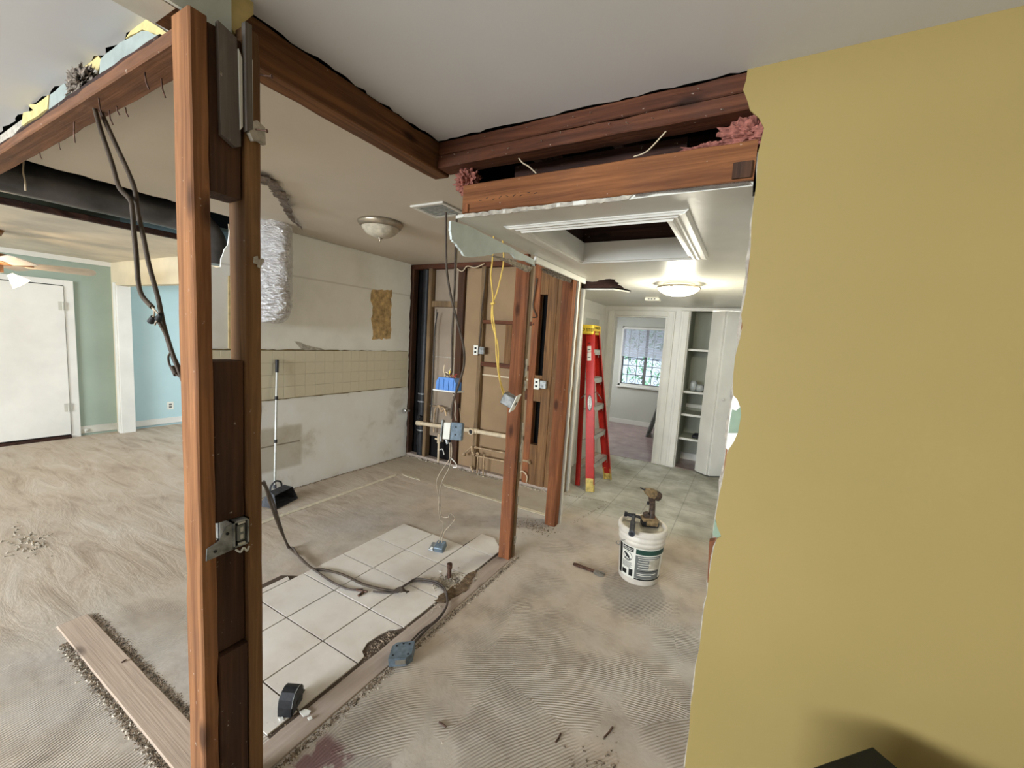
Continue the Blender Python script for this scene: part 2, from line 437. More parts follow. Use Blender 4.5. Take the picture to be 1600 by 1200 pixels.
def rough_beam(name, mat, x0, x1, y0, y1, z0, z1, axis, amp=.004, step=.06, parent=None, seed=0, hollow=None):
    """sawn lumber: box cut in segments along its length, corners worn and wavering"""
    lo = [x0, y0, z0]; hi = [x1, y1, z1]; k = 'xyz'.index(axis); a, b_ = [(1, 2), (2, 0), (0, 1)][k]
    L = hi[k]-lo[k]; n = max(2, int(L/step)); ch = min(.004, (hi[a]-lo[a])*.2)
    ring = [(0, ch), (ch, 0), (-ch, 0), (0, ch), (0, -ch), (-ch, 0), (ch, 0), (0, -ch)]
    vs = []; fs = []
    base = [(lo[a], lo[b_]+ch), (lo[a]+ch, lo[b_]), (hi[a]-ch, lo[b_]), (hi[a], lo[b_]+ch), (hi[a], hi[b_]-ch), (hi[a]-ch, hi[b_]), (lo[a]+ch, hi[b_]), (lo[a], hi[b_]-ch)]
    ca = (lo[a]+hi[a])/2; cb = (lo[b_]+hi[b_])/2
    for i in range(n+1):
        t = lo[k]+L*i/n
        for j, (u, w_) in enumerate(base):
            q = mnoise.noise(Vector((t*7+seed*3.1, (j//2)*5.3, seed))) * amp
            q2 = max(0, mnoise.noise(Vector((t*19+seed, (j//2)*9.7, 2.2+seed)))-.25)*amp*2.2
            su = -1 if u > ca else 1; sw = -1 if w_ > cb else 1
            p = [0, 0, 0]; p[k] = t; p[a] = u+su*(abs(q)*.6+q2); p[b_] = w_+sw*(abs(q)*.6+q2); vs.append(tuple(p))
    for i in range(n):
        for j in range(8):
            fs.append((i*8+j, i*8+(j+1) % 8, (i+1)*8+(j+1) % 8, (i+1)*8+j))
    fs.append(tuple(range(7, -1, -1))); fs.append(tuple(n*8+j for j in range(8)))
    m = MB(); m.add(vs, fs); return m.build(name, mat, parent)
def jag(p, q, n, amp, seed=0):
    """ragged edge from p to q in the plane given by 2D tuples"""
    rnd = random.Random(seed); dx, dy = q[0]-p[0], q[1]-p[1]; L = hypot(dx, dy) or 1; nx, ny = -dy/L, dx/L
    out = [p]
    for i in range(1, n):
        t = (i+rnd.uniform(-.3, .3))/n; w_ = rnd.uniform(-amp, amp)
        out.append((p[0]+dx*t+nx*w_, p[1]+dy*t+ny*w_))
    return out
def slab(name, mat, poly2, axis, v0, v1, parent=None):
    """flat slab: polygon in the two other axes, thickness v0..v1 along axis"""
    k = 'xyz'.index(axis); oth = [i for i in range(3) if i != k]; pts = []
    for (u, w_) in poly2:
        p = [0, 0, 0]; p[k] = v0; p[oth[0]] = u; p[oth[1]] = w_; pts.append(p)
    off = [0, 0, 0]; off[k] = v1-v0
    m = MB(); m.prism(pts, 0, off); return m.build(name, mat, parent)
def spl(pts, n=6):
    """smooth curve through points"""
    P_ = [Vector(p) for p in pts]; out = []
    for i in range(len(P_)-1):
        p0 = P_[max(i-1, 0)]; p1 = P_[i]; p2 = P_[i+1]; p3 = P_[min(i+2, len(P_)-1)]
        for k in range(n):
            t = k/n
            out.append(.5*((2*p1)+(p2-p0)*t+(2*p0-5*p1+4*p2-p3)*t*t+(3*p1-p0-3*p2+p3)*t**3))
    out.append(P_[-1]); return out
def text(name, body, size, Mx, mat, parent, ext=.0006, align='CENTER'):
    cu = bpy.data.curves.new(name, 'FONT'); cu.body = body; cu.size = size; cu.extrude = ext; cu.align_x = align; cu.align_y = 'CENTER'
    t = bpy.data.objects.new(name, cu); C.objects.link(t)
    dg = bpy.context.evaluated_depsgraph_get(); me = bpy.data.meshes.new_from_object(t.evaluated_get(dg))
    bpy.data.objects.remove(t, do_unlink=True)
    o = bpy.data.objects.new(name, me); C.objects.link(o); me.materials.clear(); me.materials.append(mat)
    me.transform(Mx); 
    if parent: o.parent = parent
    return o
def frame_m(origin, xdir, ydir):
    x = Vector(xdir).normalized(); y = Vector(ydir); y = (y-x*y.dot(x)).normalized(); z = x.cross(y)
    m = Matrix.Identity(4)
    for i in range(3): m[i][0] = x[i]; m[i][1] = y[i]; m[i][2] = z[i]
    m.translation = Vector(origin); return m
def crumbs(name, mat, region, n, smin, smax, label=None, cat=None, parent=None, seed=1, z0=0.0):
    rnd = random.Random(seed); m = MB()
    for i in range(n):
        x, y = region(rnd); s_ = rnd.uniform(smin, smax); a = rnd.uniform(0, pi)
        pts = []
        for k in range(4):
            an = a+k*pi/2+rnd.uniform(-.4, .4); pts.append((x+cos(an)*s_*rnd.uniform(.6, 1.2), y+sin(an)*s_*rnd.uniform(.4, 1), z0))
        top = (x+rnd.uniform(-.3, .3)*s_, y+rnd.uniform(-.3, .3)*s_, z0+s_*rnd.uniform(.4, .9))
        m.add(pts+[top], [(0, 1, 4), (1, 2, 4), (2, 3, 4), (3, 0, 4)])
    o = m.build(name, mat, parent); o['kind'] = 'stuff'
    if not parent: tag(o, label, cat)
    return o
ZC = 2.436; ZK = 2.36; ZH = 2.08

# ================================================================== THE SETTING
S = 'structure'
def struct(o, label=None, parent=None):
    o['kind'] = S
    if label: o['label'] = label
    return o
# ---- floors
m = MB(); m.box(-7.4, 3.3, -5.4, 5.7, -.12, 0)
floor = struct(m.build('floor', FL), 'dusty tan concrete slab with trowel ridges, grey and tile-marked in the corridor')
m = MB(); m.box(-3.0, 0, 5.70, 8.3, -.12, .004)
struct(m.build('floor', FARF), 'worn purplish floor of the small far room')
# white floor tiles, laid from a 30 cm lattice and cut along the edges
def clip(poly, a, b_, c_):
    out = []
    for i in range(len(poly)):
        p, q = poly[i], poly[(i+1) % len(poly)]
        dp = a*p[0]+b_*p[1]-c_; dq = a*q[0]+b_*q[1]-c_
        if dp <= 0: out.append(p)
        if dp*dq < 0:
            t = dp/(dp-dq); out.append((p[0]+(q[0]-p[0])*t, p[1]+(q[1]-p[1])*t))
    return out
rt = random.Random(3)
for i in range(-1, 3):
    for j in range(0, 8):
        x0 = -2.266+.30*i; y0 = .341+.291*j
        p = [(x0+.004, y0+.004), (x0+.296, y0+.004), (x0+.296, y0+.287), (x0+.004, y0+.287)]
        if i == -1:
            if j > 3: continue
            p = clip(p, -1, 0, 2.37-.02*j)
            if j == 3: p = clip(p, .3, 1, 1.40-.3*2.27+.02)
        if j == 7:
            if i < 2: continue
            p = clip(p, 0, 1, 2.61); p = clip(p, .9, 1, 2.475-.9*1.417+.02)
        if j == 6 and i == 2: pass
        p = clip(p, 0, -1, -(.80 if i >= 1 else .97 if i == 0 else 1.06))
        lim = -1.412
        if i == 2:
            p = clip(p, 1, 0, lim-(.0 if j > 3 else .004))
            if j == 3: p = [(-1.662, 1.218), (-1.416, 1.218), (-1.424, 1.26), (-1.456, 1.275), (-1.480, 1.325), (-1.472, 1.40), (-1.458, 1.455), (-1.432, 1.480), (-1.420, 1.501), (-1.662, 1.501)]
        if i == 1 and j == 0: pass
        if len(p) < 3: continue
        dz = rt.uniform(-.0008, .0008)
        mm = MB(); mm.prism([(u, w_, .0005) for u, w_ in p], 0, (0, 0, .009+dz)); mm.build('tile', TILE, floor)
m = MB(); m.prism([(-2.26, .97, 0), (-1.97, .80, 0), (-1.40, .80, 0), (-1.40, 2.5, 0), (-1.56, 2.62, 0), (-1.67, 2.6, 0), (-1.68, 2.38, 0), (-2.24, 2.38, 0), (-2.24, 1.5, 0), (-2.36, 1.42, 0), (-2.36, 1.1, 0)], 0, (0, 0, .003))
m.build('grout_bed', flat('dark_grout', sl(84, 70, 58), .95), floor)

# ---- ceilings
rj = jag
near = [(3.25, -5.3), (3.25, 1.555)] + rj((.0, 1.555), (-1.352, 1.552), 34, .007, 3) + rj((-1.352, 1.552), (-1.352, .75), 26, .010, 5) + [(-1.352, .60)] + rj((-1.45, .60), (-3.6, .60), 40, .010, 8) + [(-7.3, .60), (-7.3, -5.3)]
ceil0 = slab('ceiling', GREYCEIL, near, 'z', ZC, ZC+.014); struct(ceil0, 'smooth grey-white ceiling of the near room with torn edges')
kc = [(-1.38, .66), (-1.38, 3.87), (-3.60, 3.87)] + rj((-3.62, 3.8), (-3.60, 1.9), 10, .005, 3) + [(-3.64, 1.9)] + rj((-3.64, 1.75), (-3.57, .66), 26, .016, 11)
struct(slab('ceiling', KCEIL, kc, 'z', ZK, ZK+.014), 'plain warm white kitchen ceiling behind the beams')
m = MB()
T = .014
def cz(poly): m.prism([(x, y, ZH) for x, y in poly], 0, (0, 0, T))
cz([(-.045, 1.556), (-.045, 1.66), (0.05, 1.67), (0.05, 1.80), (-1.23, 1.80)]+rj((-1.23, 1.556), (-.3, 1.553), 24, .006, 4))
cz([(-1.0, 1.80), (-1.0, 2.58), (-1.24, 2.58), (-1.23, 1.80)])
cz([(.05, 1.8), (.05, 2.58), (-.33, 2.58), (-.33, 1.8)])
cz([(.05, 2.58), (.05, 3.30), (-1.23, 3.30), (-1.24, 2.58)])
cz([(.05, 3.30), (.05, 5.69), (-1.79, 5.69), (-1.79, 3.99), (-1.35, 4.015), (-1.2, 4.02), (-1.12, 4.16), (-1.085, 4.20), (-1.04, 4.07), (-1.07, 3.9), (-1.05, 3.75), (-1.06, 3.66), (-1.025, 3.58), (-1.035, 3.47), (-1.00, 3.38), (-1.04, 3.34), (-1.075, 3.35), (-1.10, 3.38), (-1.15, 3.40), (-1.19, 3.47), (-1.235, 3.48), (-1.28, 3.42), (-1.32, 3.36), (-1.335, 3.30)])
o = m.build('ceiling', CCEIL); struct(o, 'low glossy white corridor ceiling with an attic hatch and a torn hole')
corr_ceil = o
slab('ceiling', LCEIL, [(-4.2, .64), (-4.2, 5.2), (-7.2, 5.2), (-7.2, .64)], 'z', 2.19, 2.21); struct(bpy.data.objects['ceiling.003'], 'warm lit ceiling of the left room')
m = MB(); m.box(-3.0, .0, 5.78, 8.3, 2.36, 2.38); struct(m.build('ceiling', WHITE), 'white ceiling of the far room')
m = MB(); m.box(-7.6, 3.5, -5.6, 8.6, 2.95, 3.0); struct(m.build('light_seal_roof', BLACK), 'unseen black roof slab added to keep light out of the attic')  # added out of view, blocks outside light above the ceilings
# black sheets added so that the gaps look into darkness
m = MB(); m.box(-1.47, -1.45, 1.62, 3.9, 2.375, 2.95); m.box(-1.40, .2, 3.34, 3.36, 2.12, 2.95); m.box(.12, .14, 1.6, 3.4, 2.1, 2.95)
struct(m.build('attic_dark_sheets', BLACK), 'black sheets added to darken the view into the attic')

# ---- walls
m = MB(); m.box(-7.35, -7.15, -5.4, 5.3, 0, 2.95); wl = struct(m.build('wall_left', TEAL), 'sage teal wall of the left room')
m = MB(); m.box(-7.35, 3.35, -5.35, -5.2, 0, 2.95); struct(m.build('wall_near', YW), 'mustard wall behind the viewer')
m = MB(); m.box(3.2, 3.35, -5.3, 1.7, 0, 2.95); struct(m.build('wall_right', YW), 'mustard wall far to the right')
m = MB(); m.box(-7.3, -3.7, 4.7, 4.85, 0, 2.95); struct(m.build('wall_back', WHITE), 'white end wall of the side room')
# yellow wall: painted board, older layers under it, framing behind
edge = [(1168, 108), (1166, 124), (1161, 140), (1168, 158), (1172, 172), (1186, 184), (1194, 200), (1190, 216), (1185, 236), (1183, 262), (1181, 292), (1177, 322), (1174, 352), (1173, 385), (1170, 420), (1166, 452), (1163, 470), (1158, 492), (1160, 510), (1156, 530), (1151, 548), (1148, 562), (1146, 585), (1145, 606), (1146, 618), (1152, 624), (1157, 636), (1158, 648), (1156, 660), (1153, 676), (1147, 690), (1139, 702), (1135, 712), (1132, 735), (1128, 755), (1124, 772), (1121, 790), (1118, 808), (1120, 822), (1127, 838), (1120, 842), (1115, 858), (1111, 880), (1107, 905), (1105, 928), (1100, 950), (1096, 985), (1093, 1010), (1087, 1040), (1083, 1080), (1079, 1100), (1077, 1140), (1072, 1180), (1070, 1199)]
ye = [at(px, py, 'y', 1.552) for px, py in edge]
poly = [(p.x, p.z) for p in ye]; poly[0] = (poly[0][0], ZC); poly.append((poly[-1][0], 0.0))
wy = slab('wall_front', YW, poly + [(3.2, 0), (3.2, ZC)], 'y', 1.552, 1.558); struct(wy, 'mustard yellow wall with a torn left edge where the wall was cut away')
lay = lambda name, mat, pts, y0, y1, par: slab(name, mat, [(p.x, p.z) for p in [at(a, b_, 'y', 1.552) for a, b_ in pts]], 'y', y0, y1, par)
e2 = [(p.x-.002-.003*math.sin(i*1.7), p.z) for i, p in enumerate(ye) if p.z < 2.2]
slab('gypsum_core', GYP, e2 + [(e2[-1][0], 0.0), (.3, 0), (.3, 2.2)], 'y', 1.5585, 1.571, wy)
lay('torn_white_layer', WHITE, [(1146, 616), (1153, 626), (1160, 650), (1156, 676), (1146, 694), (1137, 704), (1134, 700), (1140, 650), (1143, 628)], 1.5572, 1.5584, wy)
lay('green_paint_layer', TGREEN, [(1144, 640), (1150, 642), (1157, 636), (1159, 650), (1157, 668), (1155, 677), (1138, 677), (1141, 655)], 1.5562, 1.5574, wy)
lay('green_paint_layer', TGREEN, [(1117, 812), (1120, 820), (1128, 838), (1120, 841), (1113, 836)], 1.5562, 1.5574, wy)
m = MB(); m.box(-.030, .012, 1.572, 1.655, 0, 2.05); m.build('stud', W_FRONT, wy)
m = MB(); m.box(.2, 3.2, 1.572, 1.66, 0, 2.9); m.build('framing_core', W_ATTIC, wy)
slab('gypsum_core', GYP, rj((-.038, 2.08), (-.040, 0), 40, .005, 9) + [(-.04, 0), (.3, 0), (.3, 2.08)], 'y', 1.656, 1.668, wy)
p0 = at(1112, 842, 'y', 1.60); p1 = at(1118, 840, 'y', 1.60); p2 = at(1108, 905, 'y', 1.6)
slab('split_wood', W_RED, [(p0.x-.006, p0.z), (p1.x, p1.z), (p2.x+.02, p2.z), (p2.x-.004, p2.z)], 'y', 1.574, 1.60, wy)
m = MB(); m.box(.0, .12, 1.67, 5.8, 0, 2.95); struct(m.build('wall_corridor', WHITE), 'white right hand wall of the corridor')
# kitchen wall (left side of the kitchen), 3.62 m left
kwp = [(1.56, 0), (3.79, 0)] + rj((3.79, 0), (3.77, 2.36), 60, .007, 21)[1:] + [(3.77, 2.36), (1.83, 2.36)] + rj((1.80, 2.33), (1.70, 1.97), 8, .012, 4) + rj((1.70, 1.96), (1.56, 1.94), 5, .01, 6) + [(1.56, 1.94)]
kw = slab('wall_kitchen', KW, kwp, 'x', -3.62, -3.635); struct(kw, 'grubby off-white kitchen wall with a band of old tile bed')
m = MB(); m.box(-3.76, -3.745, 1.95, 4.8, 0, 2.95); m.box(-3.70, -3.69, 1.56, 1.95, 0, 1.92); m.build('back_board', WHITE, kw)
slab('plywood_strip', PLY, [(1.745, 1.30), (1.80, 1.30), (1.80, 1.92), (1.75, 1.90)], 'x', -3.6195, -3.614, kw)
# backsplash: 4 rows of square tiles
ry = random.Random(4); tm = None
m = MB(); m.box(-3.619, -3.616, 1.56, 3.745, .875, 1.318); m.build('groove_bed', BSG, kw)
for r_ in range(4):
    for c_ in range(21):
        y0 = 1.58+c_*.1035; z0 = .880+r_*.109
        if tm is None:
            q = MB(); q.cbox(-.003, .003, 0, .1018, 0, .1072, .0012); to = q.build('backsplash_tile', BST, kw); tm = to
        else:
            to = tm.copy(); C.objects.link(to)
        to.location = (-3.614+ry.uniform(-.0006, .0006), y0, z0)
slab('caulk_edge', flat('dark_adhesive_edge', sl(120, 104, 70), .9), rj((1.58, 1.326), (3.745, 1.318), 50, .004, 3)+[(3.745, 1.312), (1.58, 1.317)], 'x', -3.619, -3.609, kw)
slab('caulk_edge', flat('dark_adhesive_edge', sl(120, 104, 70), .9), rj((1.58, .874), (3.745, .876), 50, .004, 5)+[(3.745, .882), (1.58, .881)], 'x', -3.619, -3.609, kw)
rg = random.Random(8); gp = rj((3.18, 1.98), (3.47, 2.02), 8, .006, 1)+rj((3.47, 2.02), (3.47, 1.46), 10, .012, 2)+rj((3.47, 1.46), (3.20, 1.44), 8, .012, 3)+rj((3.20, 1.44), (3.18, 1.98), 10, .02, 4)
slab('glue_patch', GLUE, gp, 'x', -3.6199, -3.6185, kw)
slab('glue_patch', GYP, rj((2.30, 1.40), (2.62, 1.325), 8, .008, 8)+rj((2.62, 1.322), (2.30, 1.322), 4, .001, 7), 'x', -3.6199, -3.617, kw)
# header between left room and side room, with white jamb
m = MB(); m.box(-7.15, -3.7, 2.09, 2.2, 1.905, 2.19); m.box(-7.15, -7.0, 2.09, 2.2, 0, 1.91)
stub = struct(m.build('wall_side', CREAM), 'beige header and stub wall over the side room opening')
m = MB(); m.cbox(-7.0, -6.975, 2.085, 2.225, 0, 1.905, .003); jam = struct(m.build('trim_1', WHITE), 'bright white jamb board of the side room opening')
m = MB(); m.cbox(-7.06, -6.99, 2.072, 2.09, 0, 1.94, .003); struct(m.build('trim_2', WHITE), 'white casing on the corner by the side room opening')
m = MB(); m.box(-7.15, -7.135, 1.72, 2.09, .03, .12); m.build('baseboard_strip', WHITE_D, wl)
m = MB(); m.box(-7.15, -7.13, 2.2, 4.7, .03, .11); struct(m.build('baseboard_left', WHITE), 'white baseboard of the side room')
m = MB(); m.box(-7.145, -7.13, -3, 5, 2.135, 2.19); struct(m.build('trim_3', WHITE), 'narrow white moulding under the left room ceiling')
m = MB(); m.box(-7.15, -7.147, 2.2, 4.7, 0, 2.9); m.build('pale_blue_stretch', PBLUE, wl)  # same wall, coloured paler and bluer beyond the opening
# ---- door_1 of the left room
d1 = thing('door_1', 'flush white door with two hinges in the teal wall', None); d1['kind'] = S
m = MB(); m.cbox(-7.135, -7.10, .76, 1.649, .045, 1.835, .004); dl = m.build('door_leaf', WHITE, d1)
for y0, y1, z0, z1 in ((1.655, 1.735, 0, 1.905), (.67, .75, 0, 1.905), (.751, 1.654, 1.845, 1.905)):
    m = MB(); m.box(-7.15, -7.115, y0, y1, z0, z1); m.build('door_casing', WHITE, d1)
m = MB(); m.box(-7.15, -7.139, .75, 1.655, .0, 1.845); m.build('dark_gap_sheet', DGREEN, d1)  # dark sheet puts the shade into the gap round the leaf
for z in (1.60, .38):
    m = MB(); m.tube([(-7.095, 1.637, z-.05), (-7.095, 1.637, z+.05)], .009, 8); m.box(-7.104, -7.096, 1.60, 1.66, z-.05, z+.05); m.build('hinge', WHITE_D, d1)
m = MB(); m.box(-7.15, -7.08, .76, 1.65, 0, .03); m.build('threshold', W_ATTIC, d1)
settle(d1, (-7.12, 1.2, 0))
# ---- corridor far end
wf = thing('wall_end', 'white end wall of the corridor with a doorway and a closet opening', None); wf['kind'] = S
m = MB(); m.box(-1.79, -1.66, 5.68, 5.78, 0, 2.95); m.box(-1.66, -.95, 5.68, 5.78, 1.97, 2.95); m.box(-.95, -.68, 5.68, 5.78, 0, 2.95); m.box(-.68, 0, 5.68, 5.78, 2.04, 2.95); m.build('wall_panel', WHITE, wf)
for (a0, a1, z0, z1, nm) in ((-1.74, -1.655, 0, 2.03, 'casing'), (-.955, -.86, 0, 2.03, 'casing'), (-1.6545, -.9555, 1.955, 2.03, 'casing')):
    m = MB(); m.cbox(a0, a1, 5.662, 5.68, z0, z1, .004); m.build(nm, WHITE, wf); m = MB(); m.cbox(a0+.018, a1-.018, 5.656, 5.6615, z0+.004, z1-.004, .002); m.build('casing_bead', WHITE, wf)
for a0, a1, z0, z1 in ((-1.6545, -1.635, 0, 1.953), (-.975, -.9555, 0, 1.953), (-1.6345, -.9755, 1.94, 1.953)):
    m = MB(); m.box(a0, a1, 5.6685, 5.79, z0, z1); m.build('jamb', WHITE, wf)
for (a0, a1) in ((-.79, -.69),):
    m = MB(); m.cbox(a0, a1, 5.655, 5.68, 0, 2.034, .004); m.build('casing', WHITE, wf); m = MB(); m.cbox(a0+.03, a1-.005, 5.645, 5.6545, 0.004, 2.03, .003); m.build('casing_bead', WHITE, wf)
m = MB(); m.cbox(-.79, 0, 5.655, 5.68, 2.035, 2.075, .003); m.build('casing', WHITE, wf)
m = MB(); m.box(-1.92, -1.78, 3.95, 5.70, 0, 2.95); w5 = struct(m.build('wall_passage', WHITE), 'white left hand wall of the corridor behind the ladder')
for y0, y1, z0, z1 in ((4.75, 4.84, 0, 1.94), (5.38, 5.47, 0, 1.94), (4.841, 5.379, 1.86, 1.94)):
    m = MB(); m.cbox(-1.78, -1.762, y0, y1, z0, z1, .004); m.build('door_casing', WHITE, w5)
m = MB(); m.cbox(-1.778, -1.766, 4.84, 5.38, .01, 1.86, .003); m.build('door_leaf', ROOMG, w5)
# far room
m = MB(); m.box(-3.0, -2.2, 8.2, 8.3, 0, 2.4); m.box(-1.20, 0, 8.2, 8.3, 0, 2.4); m.box(-2.2, -1.2, 8.2, 8.3, 0, .755); m.box(-2.2, -1.2, 8.2, 8.3, 1.93, 2.4)
wr = struct(m.build('wall_far', ROOMG), 'pale grey window wall of the far room')
m = MB(); m.box(-3.1, -2.98, 5.7, 8.3, 0, 2.4); m.box(-.1, 0, 6.4, 8.3, 0, 2.4); m.box(-3, -1.79, 5.7, 5.78, 0, 2.4); struct(m.build('wall_far', ROOMG), 'side walls of the far room')
m = MB(); m.box(-2.98, -.1, 8.185, 8.2, .004, .09); struct(m.build('baseboard_far', WHITE), 'white baseboard under the far window')
# window
w1 = thing('window_1', 'aluminium sliding window with scrolled security bars and a half-lowered blind', None); w1['kind'] = S
m = MB()
for a0, a1, z0, z1 in ((-2.2, -2.155, .755, 1.93), (-1.245, -1.2, .755, 1.93), (-2.2, -1.2, .755, .80), (-2.2, -1.2, 1.885, 1.93)): m.cbox(a0, a1, 8.19, 8.26, z0, z1, .004)
m.box(-2.22, -1.18, 8.15, 8.2, .735, .757); m.build('window_frame', WHITE, w1)
m = MB(); m.cbox(-1.735, -1.685, 8.215, 8.245, .80, 1.885, .003); m.box(-2.155, -2.135, 8.22, 8.24, .8, 1.885); m.box(-1.265, -1.245, 8.22, 8.24, .8, 1.885); m.box(-2.155, -1.245, 8.22, 8.24, .8, .82); m.build('sash', flat('grey_sash', sl(120, 120, 120), .5), w1)
for a0, a1 in ((-2.14, -1.73), (-1.69, -1.26)):
    m = MB(); m.box(a0, a1, 8.229, 8.231, .81, 1.89); m.build('pane', GLASS, w1)
m = MB()
for z in (1.30, 1.16, .98): m.tube([(-2.2, 8.36, z), (-1.2, 8.36, z)], .007, 6)
for x in (-2.07, -1.90, -1.60, -1.43): m.tube([(x, 8.36, .76), (x, 8.36, 1.95)], .006, 6)
for x in (-1.98, -1.82, -1.51, -1.34):
    for z in (1.06, 1.23, .87):
        m.tube([(x+cos(t*.55)*(.012+.0035*t), 8.36, z+sin(t*.55)*(.012+.0035*t)) for t in range(16)], .004, 5)
m.build('security_bar', BLKM, w1); settle(w1, (-1.7, 8.2, .755))
bl = thing('window_blind', 'slatted blind lowered over the upper half of the far window', 'blind')
m = MB(); m.cbox(-2.17, -1.23, 8.13, 8.17, 1.875, 1.91, .003); m.build('head_rail', WHITE, bl)
sm = None
for k in range(26):
    z = 1.862-k*.0205
    if sm is None:
        q = MB(); q.prism([(-2.16, 8.137, 0), (-2.16, 8.150, .0165), (-2.16, 8.1515, .016), (-2.16, 8.1385, -.001)], 0, (.93, 0, 0)); sm = q.build('slat', BLIND, bl); sm.location.z = z
    else:
        t = sm.copy(); C.objects.link(t); t.location.z = z
m = MB(); m.cbox(-2.16, -1.23, 8.135, 8.16, 1.322, 1.335, .002); m.build('bottom_rail', BLKM, bl)
for x in (-2.0, -1.42):
    m = MB(); m.tube([(x, 8.132, 1.33), (x, 8.132, 1.88)], .002, 5); m.build('lift_cord', WHITE, bl)
settle(bl, (-1.7, 8.15, 1.88))
rnd = random.Random(5); m = MB()
for i in range(2600):
    x = rnd.uniform(-5, 1.5); y = rnd.uniform(9.2, 10.4); z = rnd.uniform(-.3, 2.6); s_ = rnd.uniform(.03, .09)
    d = Vector((rnd.gauss(0, 1), rnd.gauss(0, 1), rnd.gauss(0, 1))).normalized(); e = d.orthogonal().normalized()
    p = Vector((x, y, z)); m.add([p-d*s_, p+e*s_*.35, p+d*s_, p-e*s_*.35], [(0, 1, 2, 3)])
tag(m.build('hedge_foliage', LEAF), 'bright green foliage seen outside the far window', 'hedge', kind='stuff')
m = MB(); m.box(-8, 4, 8.4, 14, -.1, -.05); struct(m.build('ground_outside', CONCR), 'ground outside the far window')
# closet
cl = thing('closet', 'white shelved closet at the corridor end with its doors folded open', 'closet')
m = MB(); m.box(-.70, -.68, 5.78, 6.25, 0, 2.1); m.box(-.02, 0, 5.78, 6.25, 0, 2.1); m.box(-.7, 0, 6.23, 6.25, 0, 2.1); m.box(-.7, 0, 5.78, 6.25, 2.08, 2.1); m.build('lining', CLOSG, cl)
for z in (1.56, 1.01, .71, .39):
    m = MB(); m.cbox(-.68, -.02, 5.80, 6.23, z-.02, z, .002); m.build('shelf', CLOSG, cl); m = MB(); m.cbox(-.68, -.02, 5.785, 5.80, z-.026, z+.002, .002); m.build('shelf_edge', WHITE, cl)
m = MB(); m.box(-.68, -.02, 6.20, 6.23, .75, .80); m.build('cleat', WHITE, cl); m = MB(); m.box(-.68, -.02, 6.21, 6.23, .004, .10); m.build('skirting', WHITE, cl)
settle(cl, (-.35, 5.8, 0))
def panel(x0, y0, x1, y1, mat, par, z1=2.03):
    d = Vector((x1-x0, y1-y0, 0)); L = d.length; M_ = frame_m((x0, y0, 0), d, (-d.y, d.x, 0)); q = MB(); q.cbox(0, L, -.015, .015, .02, z1, .003, M_); return q.build('door_panel', mat, par)
bd = thing('door_2', 'white bifold closet door folded open at the corridor end', None); bd['kind'] = S
panel(-.425, 5.665, -.285, 5.535, WHITE, bd); panel(-.268, 5.53, -.10, 5.66, WHITE, bd)
m = MB(); m.lathe([(0, -.01), (.008, -.01), (.008, .01), (.014, .016), (.012, .026), (0, .028)], (0, 0, 0), 12, Matrix.Translation((-.20, 5.55, .98)) @ Matrix.Rotation(radians(90), 4, 'X')); m.build('knob', WHITE, bd)
m = MB(); m.box(-.43, -.06, 5.63, 5.645, 2.03, 2.045); m.build('track', STEEL, bd); settle(bd, (-.28, 5.6, 0))
# things on closet shelves
def jar(x, y, z, r, h, lab):
    q = MB(); q.lathe([(0, 0), (r*.7, 0), (r, h*.25), (r, h*.7), (r*.75, h), (r*.66, h), (r*.9, h*.65), (r*.88, h*.25), (0, .006)], (x, y, z), 18)
    return tag(q.build('glass_bowl', CLEARP), lab, 'bowl')
jar(-.585, 5.95, 1.012, .045, .13, 'tall cloudy glass bowl at the left end of the closet shelf')
jar(-.50, 5.90, 1.012, .05, .09, 'round cloudy glass bowl in the middle of the closet shelf')
jar(-.40, 5.93, 1.012, .035, .09, 'small cloudy glass bowl nearest the folded closet door')
m = MB(); m.cbox(-.53, -.36, 5.86, 6.0, .391, .43, .012); m.cbox(-.51, -.40, 5.88, 5.98, .43, .448, .008); tag(m.build('black_pouch', BLKP), 'flat black pouch lying on the lowest closet shelf', 'pouch')

# ---- kitchen back wall, opened to the framing
wb = thing('wall_framing', 'opened kitchen end wall of old studs, pipes and brown backing', None); wb['kind'] = S
def beam(name, mat, x0, x1, y0, y1, z0, z1, ax='z', par=None, seed=0, amp=.003):
    return rough_beam(name, mat, x0, x1, y0, y1, z0, z1, ax, amp, .08, par, seed)
Y0, Y1 = 3.80, 3.885
beam('top_plate', W_X, -3.66, -1.52, Y0, Y1, 2.305, 2.36, 'x', wb, 1)
beam('bottom_plate', W_YD, -3.66, -1.52, Y0, Y1, .002, .035, 'x', wb, 2)
beam('stud', W_DARK, -3.655, -3.60, Y0, Y1, .03, 2.31, 'z', wb, 3)
beam('stud', W_STUD, -3.368, -3.318, Y0, Y1, .03, 2.31, 'z', wb, 4)
beam('blocking', W_STUD, -3.318, -2.93, Y0+.02, Y1, 1.865, 1.935, 'x', wb, 5)
beam('stud', W_DARK, -2.93, -2.84, Y0, Y1, .03, 2.31, 'z', wb, 6)
beam('stud', W_STUD, -2.615, -2.565, Y0, Y1, .03, 2.31, 'z', wb, 7)
beam('blocking', W_X, -2.565, -1.93, Y0, Y1, 1.695, 1.735, 'x', wb, 8)
beam('blocking', W_X, -2.565, -1.93, Y0, Y1, 1.225, 1.275, 'x', wb, 9)
beam('stud', W_BRN, -2.27, -2.19, Y0, Y1, 1.275, 1.695, 'z', wb, 10)
beam('stud', W_BRN, -2.11, -2.06, Y0, Y1, .03, 2.31, 'z', wb, 16)
beam('stud', W_RED, -1.96, -1.885, Y0, Y1, .03, 2.31, 'z', wb, 11)
